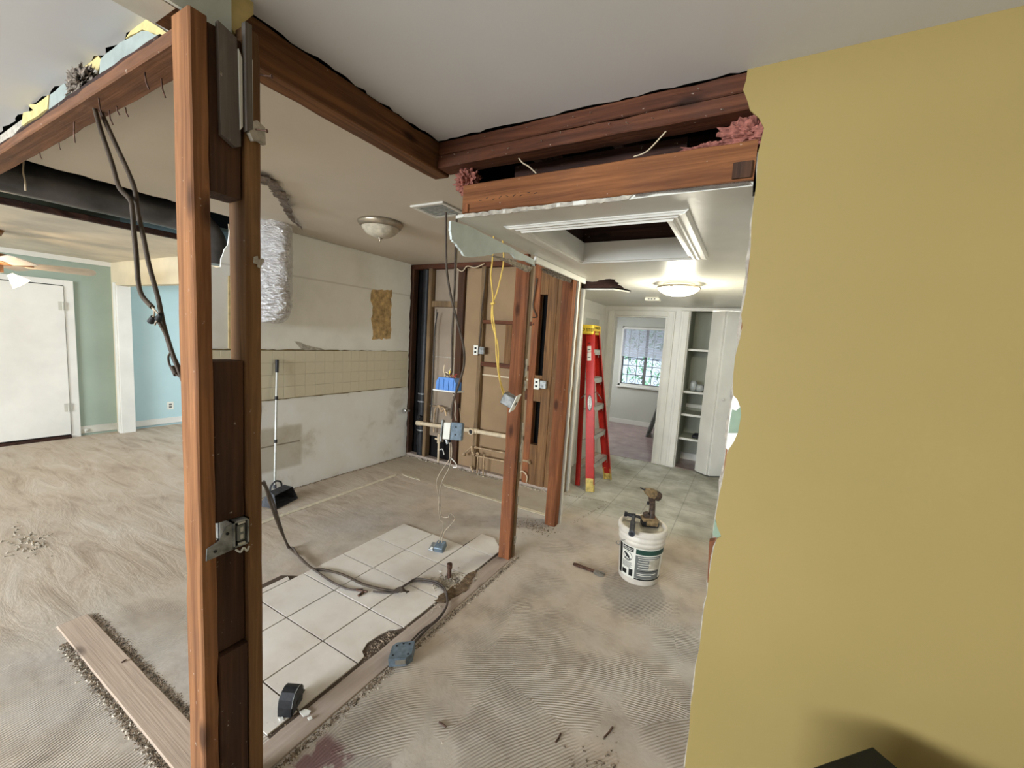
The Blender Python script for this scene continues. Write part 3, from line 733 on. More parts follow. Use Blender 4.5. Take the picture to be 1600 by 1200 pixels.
beam('stud', W_BRN, -1.80, -1.70, Y0, Y1, .03, 2.31, 'z', wb, 12)
beam('blocking', W_BRN, -1.885, -1.80, Y0, Y1, 2.01, 2.31, 'z', wb, 13)
beam('blocking', W_BRN, -1.885, -1.80, Y0, Y1, .92, 1.19, 'z', wb, 14)
beam('blocking', W_BRN, -1.885, -1.80, Y0, Y1, .03, .46, 'z', wb, 15)
beam('stud', W_BRN, -1.70, -1.60, Y0+.01, Y1, .03, 2.31, 'z', wb, 17)
beam('blocking', W_X, -2.06, -1.96, Y0, Y1, .92, 1.03, 'x', wb, 18)
m = MB(); m.box(-2.84, -2.615, Y0+.045, Y1, .035, 2.31); m.build('brown_backing', BROWNB, wb)
m = MB(); m.box(-2.565, -2.06, Y1-.02, Y1, .035, 2.31); m.build('brown_backing', BROWNB, wb)
m = MB(); m.box(-2.06, -1.885, Y1-.02, Y1, .035, 2.31); m.build('brown_backing', BROWNB, wb)
m = MB(); m.box(-3.318, -2.93, Y1-.01, Y1, .30, 2.31); m.build('grey_backing', GREYB, wb)
m = MB(); m.box(-3.318, -2.93, Y1-.012, Y1-.006, 1.275, 1.283); m.box(-3.29, -3.28, Y1-.03, Y1-.01, .5, 1.84); m.build('backing_joint', GYP, wb)
m = MB(); m.box(-3.7, -1.52, Y1+.03, Y1+.05, 0, 2.95); m.build('far_face_board', BLACK, wb)  # near-black so the gaps between studs read as unlit depth
m = MB(); m.box(-2.565, -1.96, Y0+.05, Y0+.07, 1.12, 1.135); m.build('pipe_strap', PVC, wb)
for (x, z, l) in ((-2.60, 1.70, 0), (-2.58, .50, 0), (-2.60, 1.40, 0)):
    pass
# end of that wall: stud seen between two boards
beam('stud', W_STUD, -1.56, -1.495, Y0+.01, Y1+.03, 0, 2.34, 'z', wb, 19)
slab('end_board', WHITE, [(-1.60, 0), (-1.478, 0)]+rj((-1.478, 0), (-1.478, 2.08), 40, .003, 2)[1:]+[(-1.478, 2.08), (-1.60, 2.08)], 'y', 3.945, 3.99, wb)
m = MB(); m.box(-1.80, -1.605, 3.945, 3.96, 0, 2.08); m.build('end_board', WHITE, wb)
settle(wb, (-2.6, 3.85, 0))
crumbs('plaster_debris', CONCR, lambda r: (r.uniform(-3.6, -1.6), 3.80+r.uniform(-.05, .06)), 420, .006, .022, 'crumbled mortar along the foot of the opened wall', 'debris', seed=4)

# ================================================================== TIMBERS
# corner post of the cut-away wall
cp = thing('corner_post', 'built-up old wooden post nearest the viewer with an outlet box at its middle', 'post')
beam('stud', W_FRONT, -1.342, -1.25, .525, .567, 0, 2.295, 'z', cp, 21, .004)
st2 = beam('stud', W_BRN, -1.342, -1.25, .652, .695, 0, 2.33, 'z', cp, 22, .003)
for z0, z1, x1, nm in ((1.885, 2.29, -1.262, 'filler_block'), (.972, 1.437, -1.262, 'filler_block'), (.568, .885, -1.268, 'filler_block'), (0, .56, -1.254, 'filler_block')):
    beam(nm, W_DARK, -1.342, x1, .568, .651, z0, z1, 'z', cp, int(z0*10)+30, .004)
g1 = slab('grey_board', W_GREY, [(.588, 2.30), (.632, 2.285), (.640, 2.02), (.626, 2.012), (.592, 2.03)], 'x', -1.2615, -1.247, cp)
slab('grey_board', W_GREY, [(.645, 2.33), (.662, 2.33), (.663, 2.07), (.648, 2.06)], 'x', -1.2495, -1.232, cp)
slab('white_sliver', WHITE, [(.634, 2.26), (.643, 2.24), (.643, 2.07), (.637, 2.06)], 'x', -1.2495, -1.243, cp)
slab('white_sliver', WHITE, [(.664, 2.25), (.668, 2.25), (.668, 2.08), (.664, 2.075)], 'x', -1.2495, -1.240, cp)
slab('plaster_lump', GYP, [(.660, 2.09), (.675, 2.10), (.696, 2.09), (.698, 2.045), (.682, 2.05), (.665, 2.043), (.655, 2.06)], 'x', -1.2495, -1.233, cp)
slab('plaster_lump', GYP, rj((.672, 1.735), (.700, 1.732), 4, .006, 2)+rj((.700, 1.732), (.697, 1.715), 3, .003, 2)+rj((.690, 1.706), (.668, 1.722), 4, .004, 2), 'x', -1.2495, -1.246, cp)
for (y, z) in ((.67, 2.075), (.683, 2.22)): m = MB(); m.tube([(-1.236, y, z), (-1.20, y+.012, z-.006)], .0022, 6); m.tube([(-1.201, y+.0115, z-.006), (-1.199, y+.0125, z-.0063)], .005, 8); m.build('nail', RUST, cp)
# outlet box on the post
m = MB(); m.box(-1.342, -1.243, .607, .612, .888, .968); m.box(-1.342, -1.243, .646, .651, .888, .968); m.box(-1.342, -1.243, .607, .651, .888, .892); m.box(-1.342, -1.243, .607, .651, .964, .968); m.box(-1.33, -1.325, .607, .651, .888, .968)
bx = m.build('outlet_box', GALV, cp)
m = MB(); m.cbox(-1.262, -1.244, .618, .641, .903, .953, .003); m.build('receptacle', LGREY, bx)
m = MB(); m.box(-1.247, -1.241, .620, .639, .893, .899); m.box(-1.247, -1.241, .620, .639, .957, .963); m.box(-1.244, -1.2425, .626, .634, .932, .946); m.box(-1.244, -1.2425, .626, .634, .910, .924); m.build('receptacle_strap', WHITE_D, bx)
slab('box_bracket', GALV, [(.538, .880), (.612, .885), (.612, .965), (.590, .962), (.570, .925), (.540, .915)], 'x', -1.2495, -1.246, bx)
m = MB(); m.tube([(-1.2455, .56, .90), (-1.243, .56, .90)], .0045, 8); m.build('bracket_hole', BLKP, bx); m = MB(); m.tube([(-1.2455, .592, .94), (-1.243, .592, .94)], .0045, 8); m.build('bracket_hole', BLKP, bx)
m = MB(); m.tube(spl([(-1.243, .612, .884), (-1.236, .622, .874), (-1.238, .632, .882), (-1.236, .64, .870), (-1.240, .648, .88)]), .003, 6); m.build('frayed_wire', WHITE_D, bx)
# a faint pencilled mark
m = MB(); m.box(-1.262, -1.2618, .60, .60+.001, 1.30, 1.3); settle(cp, (-1.30, .61, 0))

# beam B: doubled plate running left from the post
bp = thing('ceiling_plate', 'nail-studded ceiling plate running left from the corner post', 'beam')
beam('plank', W_XB, -4.6, -1.345, .537, .622, 2.25, 2.288, 'x', bp, 41, .006)
beam('plank', W_ATTIC, -4.6, -1.50, .556, .622, 2.290, 2.325, 'x', bp, 42, .010)
m = MB(); m.box(-4.6, -1.345, .613, .621, 2.326, 2.434); m.build('plaster_backing', GYP, bp)
rn = random.Random(12)
for i, (px, py, dx, dz) in enumerate([(226, 112, .015, -.05), (252, 122, .012, -.055), (170, 172, .018, -.05), (154, 152, .015, -.06), (116, 190, -.02, -.07), (92, 222, .0, -.03), (182, 165, .01, -.03), (196, 168, .01, -.03), (62, 238, .01, -.03)]):
    p = at(px, py, 'z', 2.252); m = MB(); m.tube([p, p+Vector((dx*.5, 0, dz*.6)), p+Vector((dx, .004, dz))], .0022, 6); m.build('nail', RUST, bp)
settle(bp, (-2.9, .58, 2.25))
def scrap(name, mat, px, yv, th, label, grp):
    pts = [at(a, b_, 'y', yv) for a, b_ in px]; rr = []
    for i in range(len(pts)):
        p, q = pts[i], pts[(i+1) % len(pts)]
        rr += jag((p.x, p.z), (q.x, q.z), 3, .0025, i+int(px[0][0]))
    o = slab(name, mat, rr, 'y', yv, yv+th); tag(o, label, 'wall scrap', grp); return o
G_ = 'torn wallboard scraps above the left plate'
scrap('wallboard_scrap', GYPS, [(155, 116), (157, 92), (188, 66), (222, 48), (247, 54), (240, 62), (200, 86), (170, 106)], .585, .010, 'long bluish wallboard scrap nearest the corner post', G_)
scrap('wallboard_scrap', YELF, [(196, 60), (212, 38), (228, 30), (270, 58), (262, 64), (240, 54), (222, 46)], .596, .008, 'pale yellow wallboard scrap at the post end of the plate', G_)
scrap('wallboard_scrap', YELF, [(112, 118), (152, 86), (158, 92), (154, 112), (140, 104), (120, 122)], .598, .006, 'thin yellow edge scrap above the dirty mortar clump', G_)
scrap('wallboard_scrap', GYPS, [(78, 148), (100, 130), (107, 138), (100, 154), (76, 172)], .585, .010, 'small bluish wallboard scrap left of the mortar clump', G_)
scrap('wallboard_scrap', YELF, [(38, 160), (56, 163), (76, 148), (74, 170), (52, 185), (33, 198), (36, 176), (52, 172)], .590, .008, 'curled yellow scrap with a gap near the left edge', G_)
scrap('wallboard_scrap', GYP, [(-6, 236), (2, 212), (16, 202), (34, 196), (22, 210), (4, 228)], .585, .012, 'crumbly grey scrap furthest left on the plate', G_)
def blob(name, mat, c_, r3, seed, amp=.35, fr=3.0, lab=None, cat=None, seg=34):
    vs = []; fs = []
    for i in range(seg+1):
        th = pi*i/seg
        for k in range(seg*2):
            ph = pi*k/seg; d = Vector((sin(th)*cos(ph), sin(th)*sin(ph), cos(th)))
            n_ = mnoise.fractal(d*fr+Vector((seed, seed*2, 0)), 1.0, 2.0, 5)
            r_ = 1+amp*n_+.10*mnoise.noise(d*14+Vector((seed, 0, 0)))
            vs.append(Vector(c_)+Vector((d.x*r3[0], d.y*r3[1], d.z*r3[2]))*r_)
    for i in range(seg):
        for k in range(seg*2):
            a = i*seg*2+k; b_ = i*seg*2+(k+1) % (seg*2); fs.append((a, b_, b_+seg*2, a+seg*2))
    m = MB(); m.add(vs, fs, False); o = m.build(name, mat)
    return tag(o, lab, cat)
p = at(127, 128, 'y', .575)
blob('mortar_clump', GREYF, p, (.085, .022, .036), 3, .9, 4.5, 'crumbly grey mortar clump stuck above the left plate', 'mortar')
# header going towards the viewer, boxed in painted board
hd = thing('boxed_header', 'pale blue painted boxed header over the corner post, coming towards the viewer', 'header')
m = MB(); m.box(-1.42, -1.288, -3.2, .50, 2.30, 2.43); m.build('painted_board', GYPB, hd)
m = MB(); m.box(-1.42, -1.30, .50, .60, 2.302, 2.43); m.build('timber_core', W_Y, hd)
slab('painted_board', GYPB, [(.50, 2.30), (.62, 2.30), (.632, 2.27), (.640, 2.27), (.640, 2.43), (.50, 2.43)], 'x', -1.299, -1.288, hd)
slab('painted_board', YELF, [(.640, 2.33), (.668, 2.31), (.672, 2.36), (.70, 2.40), (.70, 2.43), (.640, 2.43)], 'x', -1.306, -1.294, hd)
m = MB(); m.box(-1.42, -1.301, -3.2, .52, 2.2985, 2.300); m.build('underside_paint', WHITE_D, hd)
settle(hd, (-1.35, -.5, 2.30))
# beam A along the kitchen side
ba = beam('ceiling_beam', W_Y, -1.44, -1.35, .60, 1.64, 2.305, 2.434, 'y', None, 51, .006)
tag(ba, 'brown beam between the near ceiling and kitchen ceiling, from post to header', 'beam')
# upper header: two stacked boards
uh = thing('upper_header', 'upper dark brown header beam of stacked boards, its top torn out of the ceiling', 'beam')
beam('board', W_X, -1.345, -.085, 1.556, 1.645, 2.374, 2.434, 'x', uh, 52, .009)
beam('board', W_X, -1.345, -.075, 1.552, 1.645, 2.316, 2.371, 'x', uh, 53, .006)
rn = random.Random(33)
for i in range(16):
    x = -1.25+i*.072+rn.uniform(-.02, .02); z = rn.choice([2.345, 2.36, 2.41, 2.33]); m = MB(); m.tube([(x, 1.553, z), (x+rn.uniform(-.006, .006), 1.538, z-rn.uniform(.0, .012))], .0012, 5); m.build('staple', GYP, uh)
settle(uh, (-.7, 1.6, 2.316))
lh = thing('lower_header', 'lower orange-brown header beam above the corridor ceiling', 'beam')
beam('board', W_X2, -1.192, -.045, 1.552, 1.592, 2.097, 2.222, 'x', lh, 54, .004)
beam('end_block', W_RED, -1.182, -1.155, 1.545, 1.552, 2.10, 2.135, 'z', lh, 55, .002)
beam('end_block', W_DARK, -.108, -.050, 1.543, 1.552, 2.105, 2.155, 'z', lh, 56, .003)
m = MB()
for i in range(9): 
    x = -1.10+i*.034; m.tube([(x, 1.5515, 2.145+.006*sin(i*2)), (x+.012, 1.5512, 2.149-.004*cos(i*3))], .0011, 5)
m.build('pencil_scrawl', LBLK, lh)['kind'] = 'stuff'
settle(lh, (-.62, 1.57, 2.097))
m = MB(); rn = random.Random(2)
for i in range(70):
    x = -.42+i*.0052; m.tube([(x, 1.553, 2.083), (x+.014, 1.549-.004*(i % 2), 2.096)], .0009, 4, False); m.tube([(x+.014, 1.553, 2.083), (x, 1.549, 2.096)], .0009, 4, False)
o = m.build('wire_lath', MESHM); tag(o, 'rusty diamond wire lath under the right end of the lower header', 'wire lath', kind='stuff')
m = MB(); m.prism([(x, 1.551, z) for x, z in rj((-1.19, 2.079), (-.42, 2.079), 40, .003, 5)+rj((-.42, 2.095), (-1.19, 2.095), 40, .003, 6)], 0, (0, .006, 0))
tag(m.build('plaster_edge', GYP), 'ragged grey plaster edge under the left of the lower header', 'plaster')
# pink insulation
blob('pink_insulation', PINK, (-1.225, 1.63, 2.265), (.055, .05, .055), 5, .5, 4, 'tuft of pink insulation where the beams meet, left', 'insulation')
blob('pink_insulation', PINK, (-.075, 1.63, 2.270), (.085, .05, .050), 9, .5, 4, 'big clump of pink insulation beside the yellow wall', 'insulation')
blob('pink_insulation', PINK, (-.20, 1.635, 2.235), (.10, .035, .022), 6, .6, 5, 'thin trail of pink insulation on the lower header', 'insulation')
# loose wires in the gap
for px, lab in ((((808, 243), (816, 254), (826, 260), (838, 271)), 'short white wire poking out at the left of the attic gap'), (((990, 245), (1010, 237), (1032, 215), (1048, 197), (1053, 199)), 'long white wire crossing the attic gap at its right')):
    m = MB(); m.tube(spl([at(a, b_, 'y', 1.60) for a, b_ in px]), .0028, 6); tag(m.build('loose_wire', PVC), lab, 'wire')
# joists seen in the gap
for i, x in enumerate((-1.02, -.62)):
    o = beam('attic_joist', W_ATTIC, x, x+.045, 1.70, 3.3, 2.42, 2.54, 'y', None, 60+i); tag(o, ['dark joist deep in the attic gap, left one', 'dark joist deep in the attic gap, middle one'][i], 'joist')
# remnant of the corridor wallboard under the ceiling edge
rp = [(705, 345), (730, 352), (780, 377), (835, 406), (836, 416), (822, 408), (806, 404), (799, 396), (785, 394), (775, 396), (757, 400), (735, 402), (726, 400), (718, 388), (712, 380), (706, 374), (704, 360)]
pts = [at(a, b_, 'x', -1.236) for a, b_ in rp]; rr = []
for i in range(len(pts)):
    p, q = pts[i], pts[(i+1) % len(pts)]; rr += jag((p.y, min(p.z, 2.079)), (q.y, min(q.z, 2.079)), 4, .003, i)
o = slab('wallboard_remnant', GYPB, [(a, min(z, 2.079)) for a, z in rr], 'x', -1.248, -1.236); tag(o, 'pale torn wallboard remnant hanging below the corridor ceiling edge', 'wallboard')
pts = [(at(a, b_, 'x', -1.238)) for a, b_ in ((775, 399), (800, 400), (812, 408), (835, 418), (830, 425), (812, 416), (800, 410))]
o = slab('mortar_lump', CONCR, jag((pts[0].y, pts[0].z), (pts[2].y, pts[2].z), 6, .006, 3)+[(p.y, p.z) for p in pts[3:]], 'x', -1.275, -1.249); tag(o, 'crumbling mortar at the top of the free-standing stud', 'mortar')
m = MB(); p0, p1 = at(836, 414, 'x', -1.238), at(895, 441, 'x', -1.238)
m.cbox(-1.25, -1.232, p0.y, 3.32, 2.038, 2.079, .003); mo = m.build('ceiling_batten', WHITE); tag(mo, 'white batten along the corridor ceiling edge, right of the stud', 'trim')
blob('cobweb_fluff', GREYF, (-1.275, 2.88, 2.03), (.012, .25, .015), 2, .8, 6, 'dusty cobweb fluff hanging under the white batten', 'dust')
# free-standing studs
s1 = thing('double_stud', 'free-standing reddish double stud in the middle, bare at both ends', 'stud')
beam('stud', W_RED, -1.386, -1.296, 2.405, 2.443, 0, 2.10, 'z', s1, 71, .004)
beam('stud', W_STUD, -1.384, -1.292, 2.445, 2.485, 0, 2.08, 'z', s1, 72, .005)
for (y0, y1, z0, z1) in ((2.452, 2.482, 1.30, 1.42), (2.455, 2.480, 1.20, 1.27), (2.457, 2.482, .10, .16), (2.46, 2.484, .40, .45), (2.46, 2.484, .70, .98)):
    rr = rj((y0, z0), (y1, z0), 4, .004, int(z0*50))+rj((y1, z0), (y1, z1), 6, .003, int(z1*50))+rj((y1, z1), (y0, z1), 4, .004, 3)+rj((y0, z1), (y0, z0), 6, .006, 5)
    slab('plaster_smear', GYP, rr, 'x', -1.2940, -1.2895, s1)
settle(s1, (-1.34, 2.445, 0))
s2 = beam('single_stud', W_RED, -1.345, -1.25, 3.09, 3.17, 0, 2.06, 'z', None, 73, .004); tag(s2, 'free-standing reddish stud with a white board edge, right of the double stud', 'stud')
slab('board_edge', WHITE, [(-1.36, 0), (-1.236, 0)]+rj((-1.236, 0), (-1.236, 2.06), 40, .003, 2)[1:]+[(-1.236, 2.06), (-1.36, 2.06)], 'y', 3.171, 3.203, s2)
# timber seen in the torn ceiling hole
o = beam('ceiling_trimmer', W_ATTIC, -1.50, -.98, 3.972, 4.012, 2.096, 2.30, 'x', None, 74); tag(o, 'dark red-brown timber seen through the torn hole in the corridor ceiling', 'beam')

# attic hatch
ht = thing('attic_hatch', 'open attic hatch with moulded white frame in the corridor ceiling', 'hatch')
hx0, hx1, hy0, hy1 = -1.0, -.33, 1.80, 2.58
for (a0, a1, b0, b1) in ((hx0, hx0+.018, hy0, hy1), (hx1-.018, hx1, hy0, hy1), (hx0+.018, hx1-.018, hy1-.018, hy1), (hx0+.018, hx1-.018, hy0, hy0+.018)):
    m = MB(); m.box(a0, a1, b0, b1, ZH-.012, ZH+.105); m.build('lining_board', WHITE, ht)
def mould(x0, y0, x1, y1, w_):
    d = Vector((x1-x0, y1-y0, 0)); L = d.length; M_ = frame_m((x0, y0, ZH), d, (-d.y, d.x, 0)); q = MB()
    prof = [(0, 0), (0, -.020), (.010, -.022), (.016, -.014), (.030, -.016), (.036, -.010), (w_-.012, -.012), (w_-.006, -.006), (w_, -.004), (w_, 0)]
    vs = [M_ @ Vector((t, -u, z)) for t in (0, L) for (u, z) in prof]; n = len(prof)
    # mitre: outer edge longer
    vs = [M_ @ Vector(((-u if t == 0 else L+u), -u, z)) for t in (0, L) for (u, z) in prof]
    q.add(vs, [(i, (i+1) % n, (i+1) % n+n, i+n) for i in range(n)]+[tuple(range(n)), tuple(range(2*n-1, n-1, -1))]); return q.build('moulding', WHITE, ht)
mould(hx0, hy0, hx1, hy0, .065); mould(hx1, hy0, hx1, hy1, .075); mould(hx1, hy1, hx0, hy1, .05); mould(hx0, hy1, hx0, hy0, .075)
for (a0, a1, b0, b1) in ((hx0-.05, hx0, hy0-.04, hy1+.05), (hx1, hx1+.04, hy0-.04, hy1+.05), (hx0, hx1, hy1, hy1+.045), (hx0, hx1, hy0-.04, hy0)):
    m = MB(); m.box(a0, a1, b0, b1, ZH+.106, ZH+.28); m.build('trimmer_joist', W_ATTIC, ht)
settle(ht, (-.665, 2.19, ZH))
for i, (y, z) in enumerate(((2.05, 2.60), (2.42, 2.62))):
    o = beam('attic_brace', W_ATTIC, -1.1, -.2, y, y+.09, z, z+.04, 'x', None, 80+i); tag(o, ['dark brace over the hatch opening, nearer', 'dark brace over the hatch opening, further'][i], 'brace')
# floor plates left in the slab
sp = beam('sill_plate', W_YD, -1.398, -1.29, .60, 2.52, -.004, .007, 'y', None, 90, .003); tag(sp, 'long dusty sill plate let into the floor from corner post to double stud', 'floor plate')
fp = beam('sill_plate', W_XD, -2.80, -1.34, .560, .675, -.004, .008, 'x', None, 91, .002); tag(fp, 'short dusty floor plate running left from the foot of the corner post', 'floor plate')
R_ = random.Random
def strip(x0, y0, x1, y1, w_):
    def f(r):
        t = r.random(); return x0+(x1-x0)*t+r.gauss(0, w_), y0+(y1-y0)*t+r.gauss(0, w_)
    return f
crumbs('dark_dirt', DEBD, strip(-1.272, .62, -1.268, 2.5, .008), 2400, .002, .006, 'dark dirt crumbs along the right edge of the long sill plate', 'dirt', seed=3)
crumbs('pale_grit', DEBRIS, strip(-1.27, .62, -1.268, 2.5, .016), 420, .0025, .007, 'pale grit along the right edge of the long sill plate', 'grit', seed=4)
crumbs('dark_dirt', DEBD, strip(-1.404, .8, -1.404, 2.4, .004), 500, .003, .008, 'dark dirt crumbs between the white tiles and the sill plate', 'dirt', seed=5)
crumbs('dark_dirt', DEBD, strip(-2.62, .545, -1.40, .548, .009), 2600, .002, .006, 'dark gravel along the near edge of the short floor plate', 'dirt', seed=6)
crumbs('dark_dirt', DEBD, strip(-2.78, .692, -1.40, .690, .008), 2400, .002, .006, 'dark gravel along the far edge of the short floor plate', 'dirt', seed=7)
crumbs('pale_grit', DEBRIS, strip(-2.6, .545, -1.40, .548, .014), 160, .004, .010, 'pale stones along the near edge of the short floor plate', 'grit', seed=16)
crumbs('pale_grit', DEBRIS, lambda r: (r.uniform(-1.38, -.2), r.uniform(.6, 2.9)), 120, .002, .005, 'pale grit scattered over the slab on the right', 'grit', seed=8)
crumbs('tan_rubble', CONCR, lambda r: (-1.385+r.gauss(0, .022), 1.97+r.gauss(0, .11)), 700, .004, .012, 'brown rubble in the broken edge beside the tiles', 'rubble', seed=9, z0=.004)
crumbs('tan_rubble', DEBD, lambda r: (-1.43+r.gauss(0, .014), 1.37+r.gauss(0, .07)), 260, .003, .009, 'grey rubble where a white tile is broken away', 'rubble', seed=10, z0=.002)
crumbs('dark_dirt', DEBD, lambda r: (r.gauss(-.30, .05), r.gauss(1.28, .10)), 260, .003, .008, 'dark dirt patch on the slab near the yellow wall', 'dirt', seed=12)
crumbs('dark_dirt', DEBD, lambda r: (r.gauss(-1.40, .09), r.gauss(3.0, .05)), 260, .004, .010, 'dark rubble between the feet of the two studs', 'dirt', seed=13)
crumbs('tan_rubble', CONCR, lambda r: (r.gauss(-4.02, .13), r.gauss(.70, .05)), 110, .005, .020, 'low mound of rubble on the left room floor', 'rubble', seed=14)
crumbs('dark_dirt', DEBD, strip(-3.61, 1.9, -3.60, 3.75, .008), 500, .004, .012, 'dirt along the foot of the kitchen wall', 'dirt', seed=15)
# slab ledge where the wall was, by the corridor
for (a, b_, w_) in (((-1.46, 3.84), (-1.03, 3.93), .008), ((-1.03, 3.93), (-1.16, 3.25), .010)):
    crumbs('dark_dirt', DEBD, strip(a[0], a[1], b_[0], b_[1], w_), 200, .002, .0045, 'thin dirt line on the corridor slab ' + ('by the ladder' if w_ < .009 else 'beyond the bucket'), 'dirt', seed=17)
# caulk lines
o = thing('caulk_line', 'pale caulk outline of the removed cabinets on the kitchen floor', 'caulk line')
slab('strip', CAULK, rj((-3.125, 1.45), (-3.145, 3.22), 30, .003, 1)+rj((-3.188, 3.22), (-3.168, 1.45), 30, .003, 2), 'z', .0005, .004, o)
slab('strip', CAULK, rj((-3.15, 3.245), (-2.86, 3.245), 8, .003, 3)+rj((-2.86, 3.215), (-3.13, 3.215), 8, .003, 4), 'z', .0005, .004, o)
slab('strip', CAULK, rj((-2.62, 3.295), (-1.36, 3.285), 20, .003, 5)+rj((-1.36, 3.243), (-2.62, 3.250), 20, .003, 6), 'z', .0005, .004, o)
settle(o, (-2.6, 3.2, 0))

# ================================================================== DUCTS, PIPES, WIRING
def noisy_tube(name, mat, path, r, n=28, amp=.01, fr=14, seed=1, squash=None):
    m = MB(); m.tube(path, r, n); vs = []
    for p in m.v:
        q = Vector(p); d = mnoise.noise_vector(q*fr+Vector((seed, 0, 0)))*amp; vs.append(tuple(q+d))
    m.v = vs; return m.build(name, mat)
o = noisy_tube('black_duct', DUCTM, spl([(-3.88, -.8, 2.322), (-3.88, .3, 2.322), (-3.87, .9, 2.32), (-3.855, 1.45, 2.318), (-3.83, 1.62, 2.29), (-3.80, 1.70, 2.20), (-3.79, 1.72, 2.08), (-3.79, 1.72, 1.99)], 10), .106, 30, .003, 6)
tag(o, 'big sooty black duct running under the ceiling into the kitchen wall', 'duct')
o = beam('ceiling_nailer', W_ATTIC, -4.22, -4.16, -1.0, 2.05, 2.19, 2.235, 'y', None, 101, .008); tag(o, 'dark board along the torn ceiling edge behind the black duct', 'board')
m = MB(); m.tube(spl([at(a, b_, 'x', -3.66) for a, b_ in ((357, 350), (358, 370), (354, 395), (350, 428))]), .004, 6); tag(m.build('loose_wire', PVC), 'thin white cord hanging in front of the duct elbow', 'cord')
m = MB(); m.tube(spl([at(a, b_, 'x', -3.74) for a, b_ in ((37, 252), (36, 268), (39, 282), (40, 298))]), .004, 6); tag(m.build('loose_wire', PVC), 'short white cord hanging over the left of the black duct', 'cord')
# foil duct: crinkled flexible sleeve with a rounded bend at its foot
vs = []; fs = []; n = 56; rows = []
for i in range(72):
    t = i/71
    if t < .78: z = 2.40-(2.40-1.72)*t/.78; cx, cy, rr_, tilt = -3.46, 2.025, .128, 0
    else:
        u = (t-.78)/.22; z = 1.72-.17*sin(u*pi/2); cx = -3.46-.05*u; cy = 2.025-.03*u; rr_ = .128*sqrt(max(0, 1-u**2.6))+.004
    for k in range(n):
        a = 2*pi*k/n; p = Vector((cx+rr_*cos(a), cy+rr_*sin(a)*1.02, z))
        w_ = .5+.5*sin(z*150+mnoise.noise(p*9)*6); f_ = mnoise.fractal(p*26, 1, 2, 4)
        d = Vector((cos(a), sin(a), 0)); vs.append(p+d*(w_*.003+f_*.007))
for i in range(71):
    for k in range(n): fs.append((i*n+k, i*n+(k+1) % n, (i+1)*n+(k+1) % n, (i+1)*n+k))
m = MB(); m.add(vs, fs, False); tag(m.build('foil_duct', FOIL), 'crinkled silver foil duct hanging against the kitchen wall', 'duct')
# torn foil strip hanging from a crack in the kitchen ceiling
pp = spl([at(a, b_, 'z', 2.352) for a, b_ in ((400, 268), (414, 280), (428, 292), (440, 306), (450, 328), (458, 343), (472, 355))], 8); m = MB(); rn = random.Random(5)
wv = lambda t: .05*(1-t)**.7+.004
L_ = []; Rr = []
for i, p in enumerate(pp):
    t = i/(len(pp)-1); d = (pp[min(i+1, len(pp)-1)]-pp[max(i-1, 0)]).normalized(); nrm = Vector((-d.y, d.x, 0)); w_ = wv(t)*rn.uniform(.6, 1.3)
    L_.append(p+nrm*w_+Vector((0, 0, -.012*rn.random()))); Rr.append(p-nrm*w_+Vector((0, 0, -.03*rn.random())))
for i in range(len(pp)-1): m.add([L_[i], L_[i+1], Rr[i+1], Rr[i], L_[i]+Vector((0, 0, .0015)), L_[i+1]+Vector((0, 0, .0015)), Rr[i+1]+Vector((0, 0, .0015)), Rr[i]+Vector((0, 0, .0015))], [(0, 1, 2, 3), (7, 6, 5, 4), (0, 4, 5, 1), (3, 2, 6, 7)])
tag(m.build('torn_foil_tape', MESHM), 'torn dark strip peeling from the kitchen ceiling beside the corner post', 'tape')

# black drain stack with couplings
ds = thing('drain_stack', 'black drain stack with banded couplings in the corner of the opened wall', 'pipe')
m = MB(); m.tube([(-3.43, 3.86, .02), (-3.43, 3.86, 2.30)], .056, 24); m.build('pipe', BLKP, ds)
for z0, z1 in ((.70, .82), (.34, .47)):
    m = MB(); m.tube([(-3.43, 3.86, z0), (-3.43, 3.86, z1)], .064, 24); c_ = m.build('coupling', BLKP, ds)
    for z in (z0+.012, z1-.012):
        q = MB(); q.tube([(-3.43, 3.86, z-.007), (-3.43, 3.86, z+.007)], .0665, 24); q.build('band', GALV, c_)
m = MB(); m.tube([(-3.43, 3.86, .16), (-3.43, 3.86, .30)], .063, 24); m.build('coupling', BLKP, ds)
m = MB(); m.tube([(-3.43, 3.80, .52), (-3.38, 3.775, .50)], .03, 14); m.build('branch', BLKP, ds)
settle(ds, (-3.43, 3.86, 0))
pv = thing('waste_pipe', 'off-white plastic waste pipe with an open tee across the opened wall', 'pipe')
m = MB(); m.tube([(-3.40, 3.765, .452), (-2.62, 3.765, .487)], .024, 14); m.build('pipe', PVC, pv)
m = MB(); m.tube([(-2.56, 3.765, .492), (-1.99, 3.765, .505)], .024, 14); m.build('pipe', PVC, pv)
m = MB(); m.tube([(-3.43, 3.765, .45), (-3.36, 3.765, .455)], .030, 14); m.tube([(-2.64, 3.765, .488), (-2.53, 3.765, .493)], .031, 14); m.lathe([(.034, 0), (.034, .05), (.026, .05), (.026, .0)], (0, 0, 0), 18, Matrix.Translation((-2.585, 3.75, .49)) @ Matrix.Rotation(radians(90), 4, 'X')); m.build('tee', PVC, pv)
m = MB(); m.tube([(-2.585, 3.712, .49), (-2.585, 3.722, .49)], .0255, 18); m.build('opening', BLKP, pv)
settle(pv, (-2.7, 3.765, .47))
wv_ = thing('white_riser', 'thin white riser pipe with a shutoff fitting behind the hanging wires', 'pipe')
m = MB(); m.tube([(-3.10, 3.80, .01), (-3.105, 3.80, .36)], .014, 10); m.build('pipe', PVC, wv_)
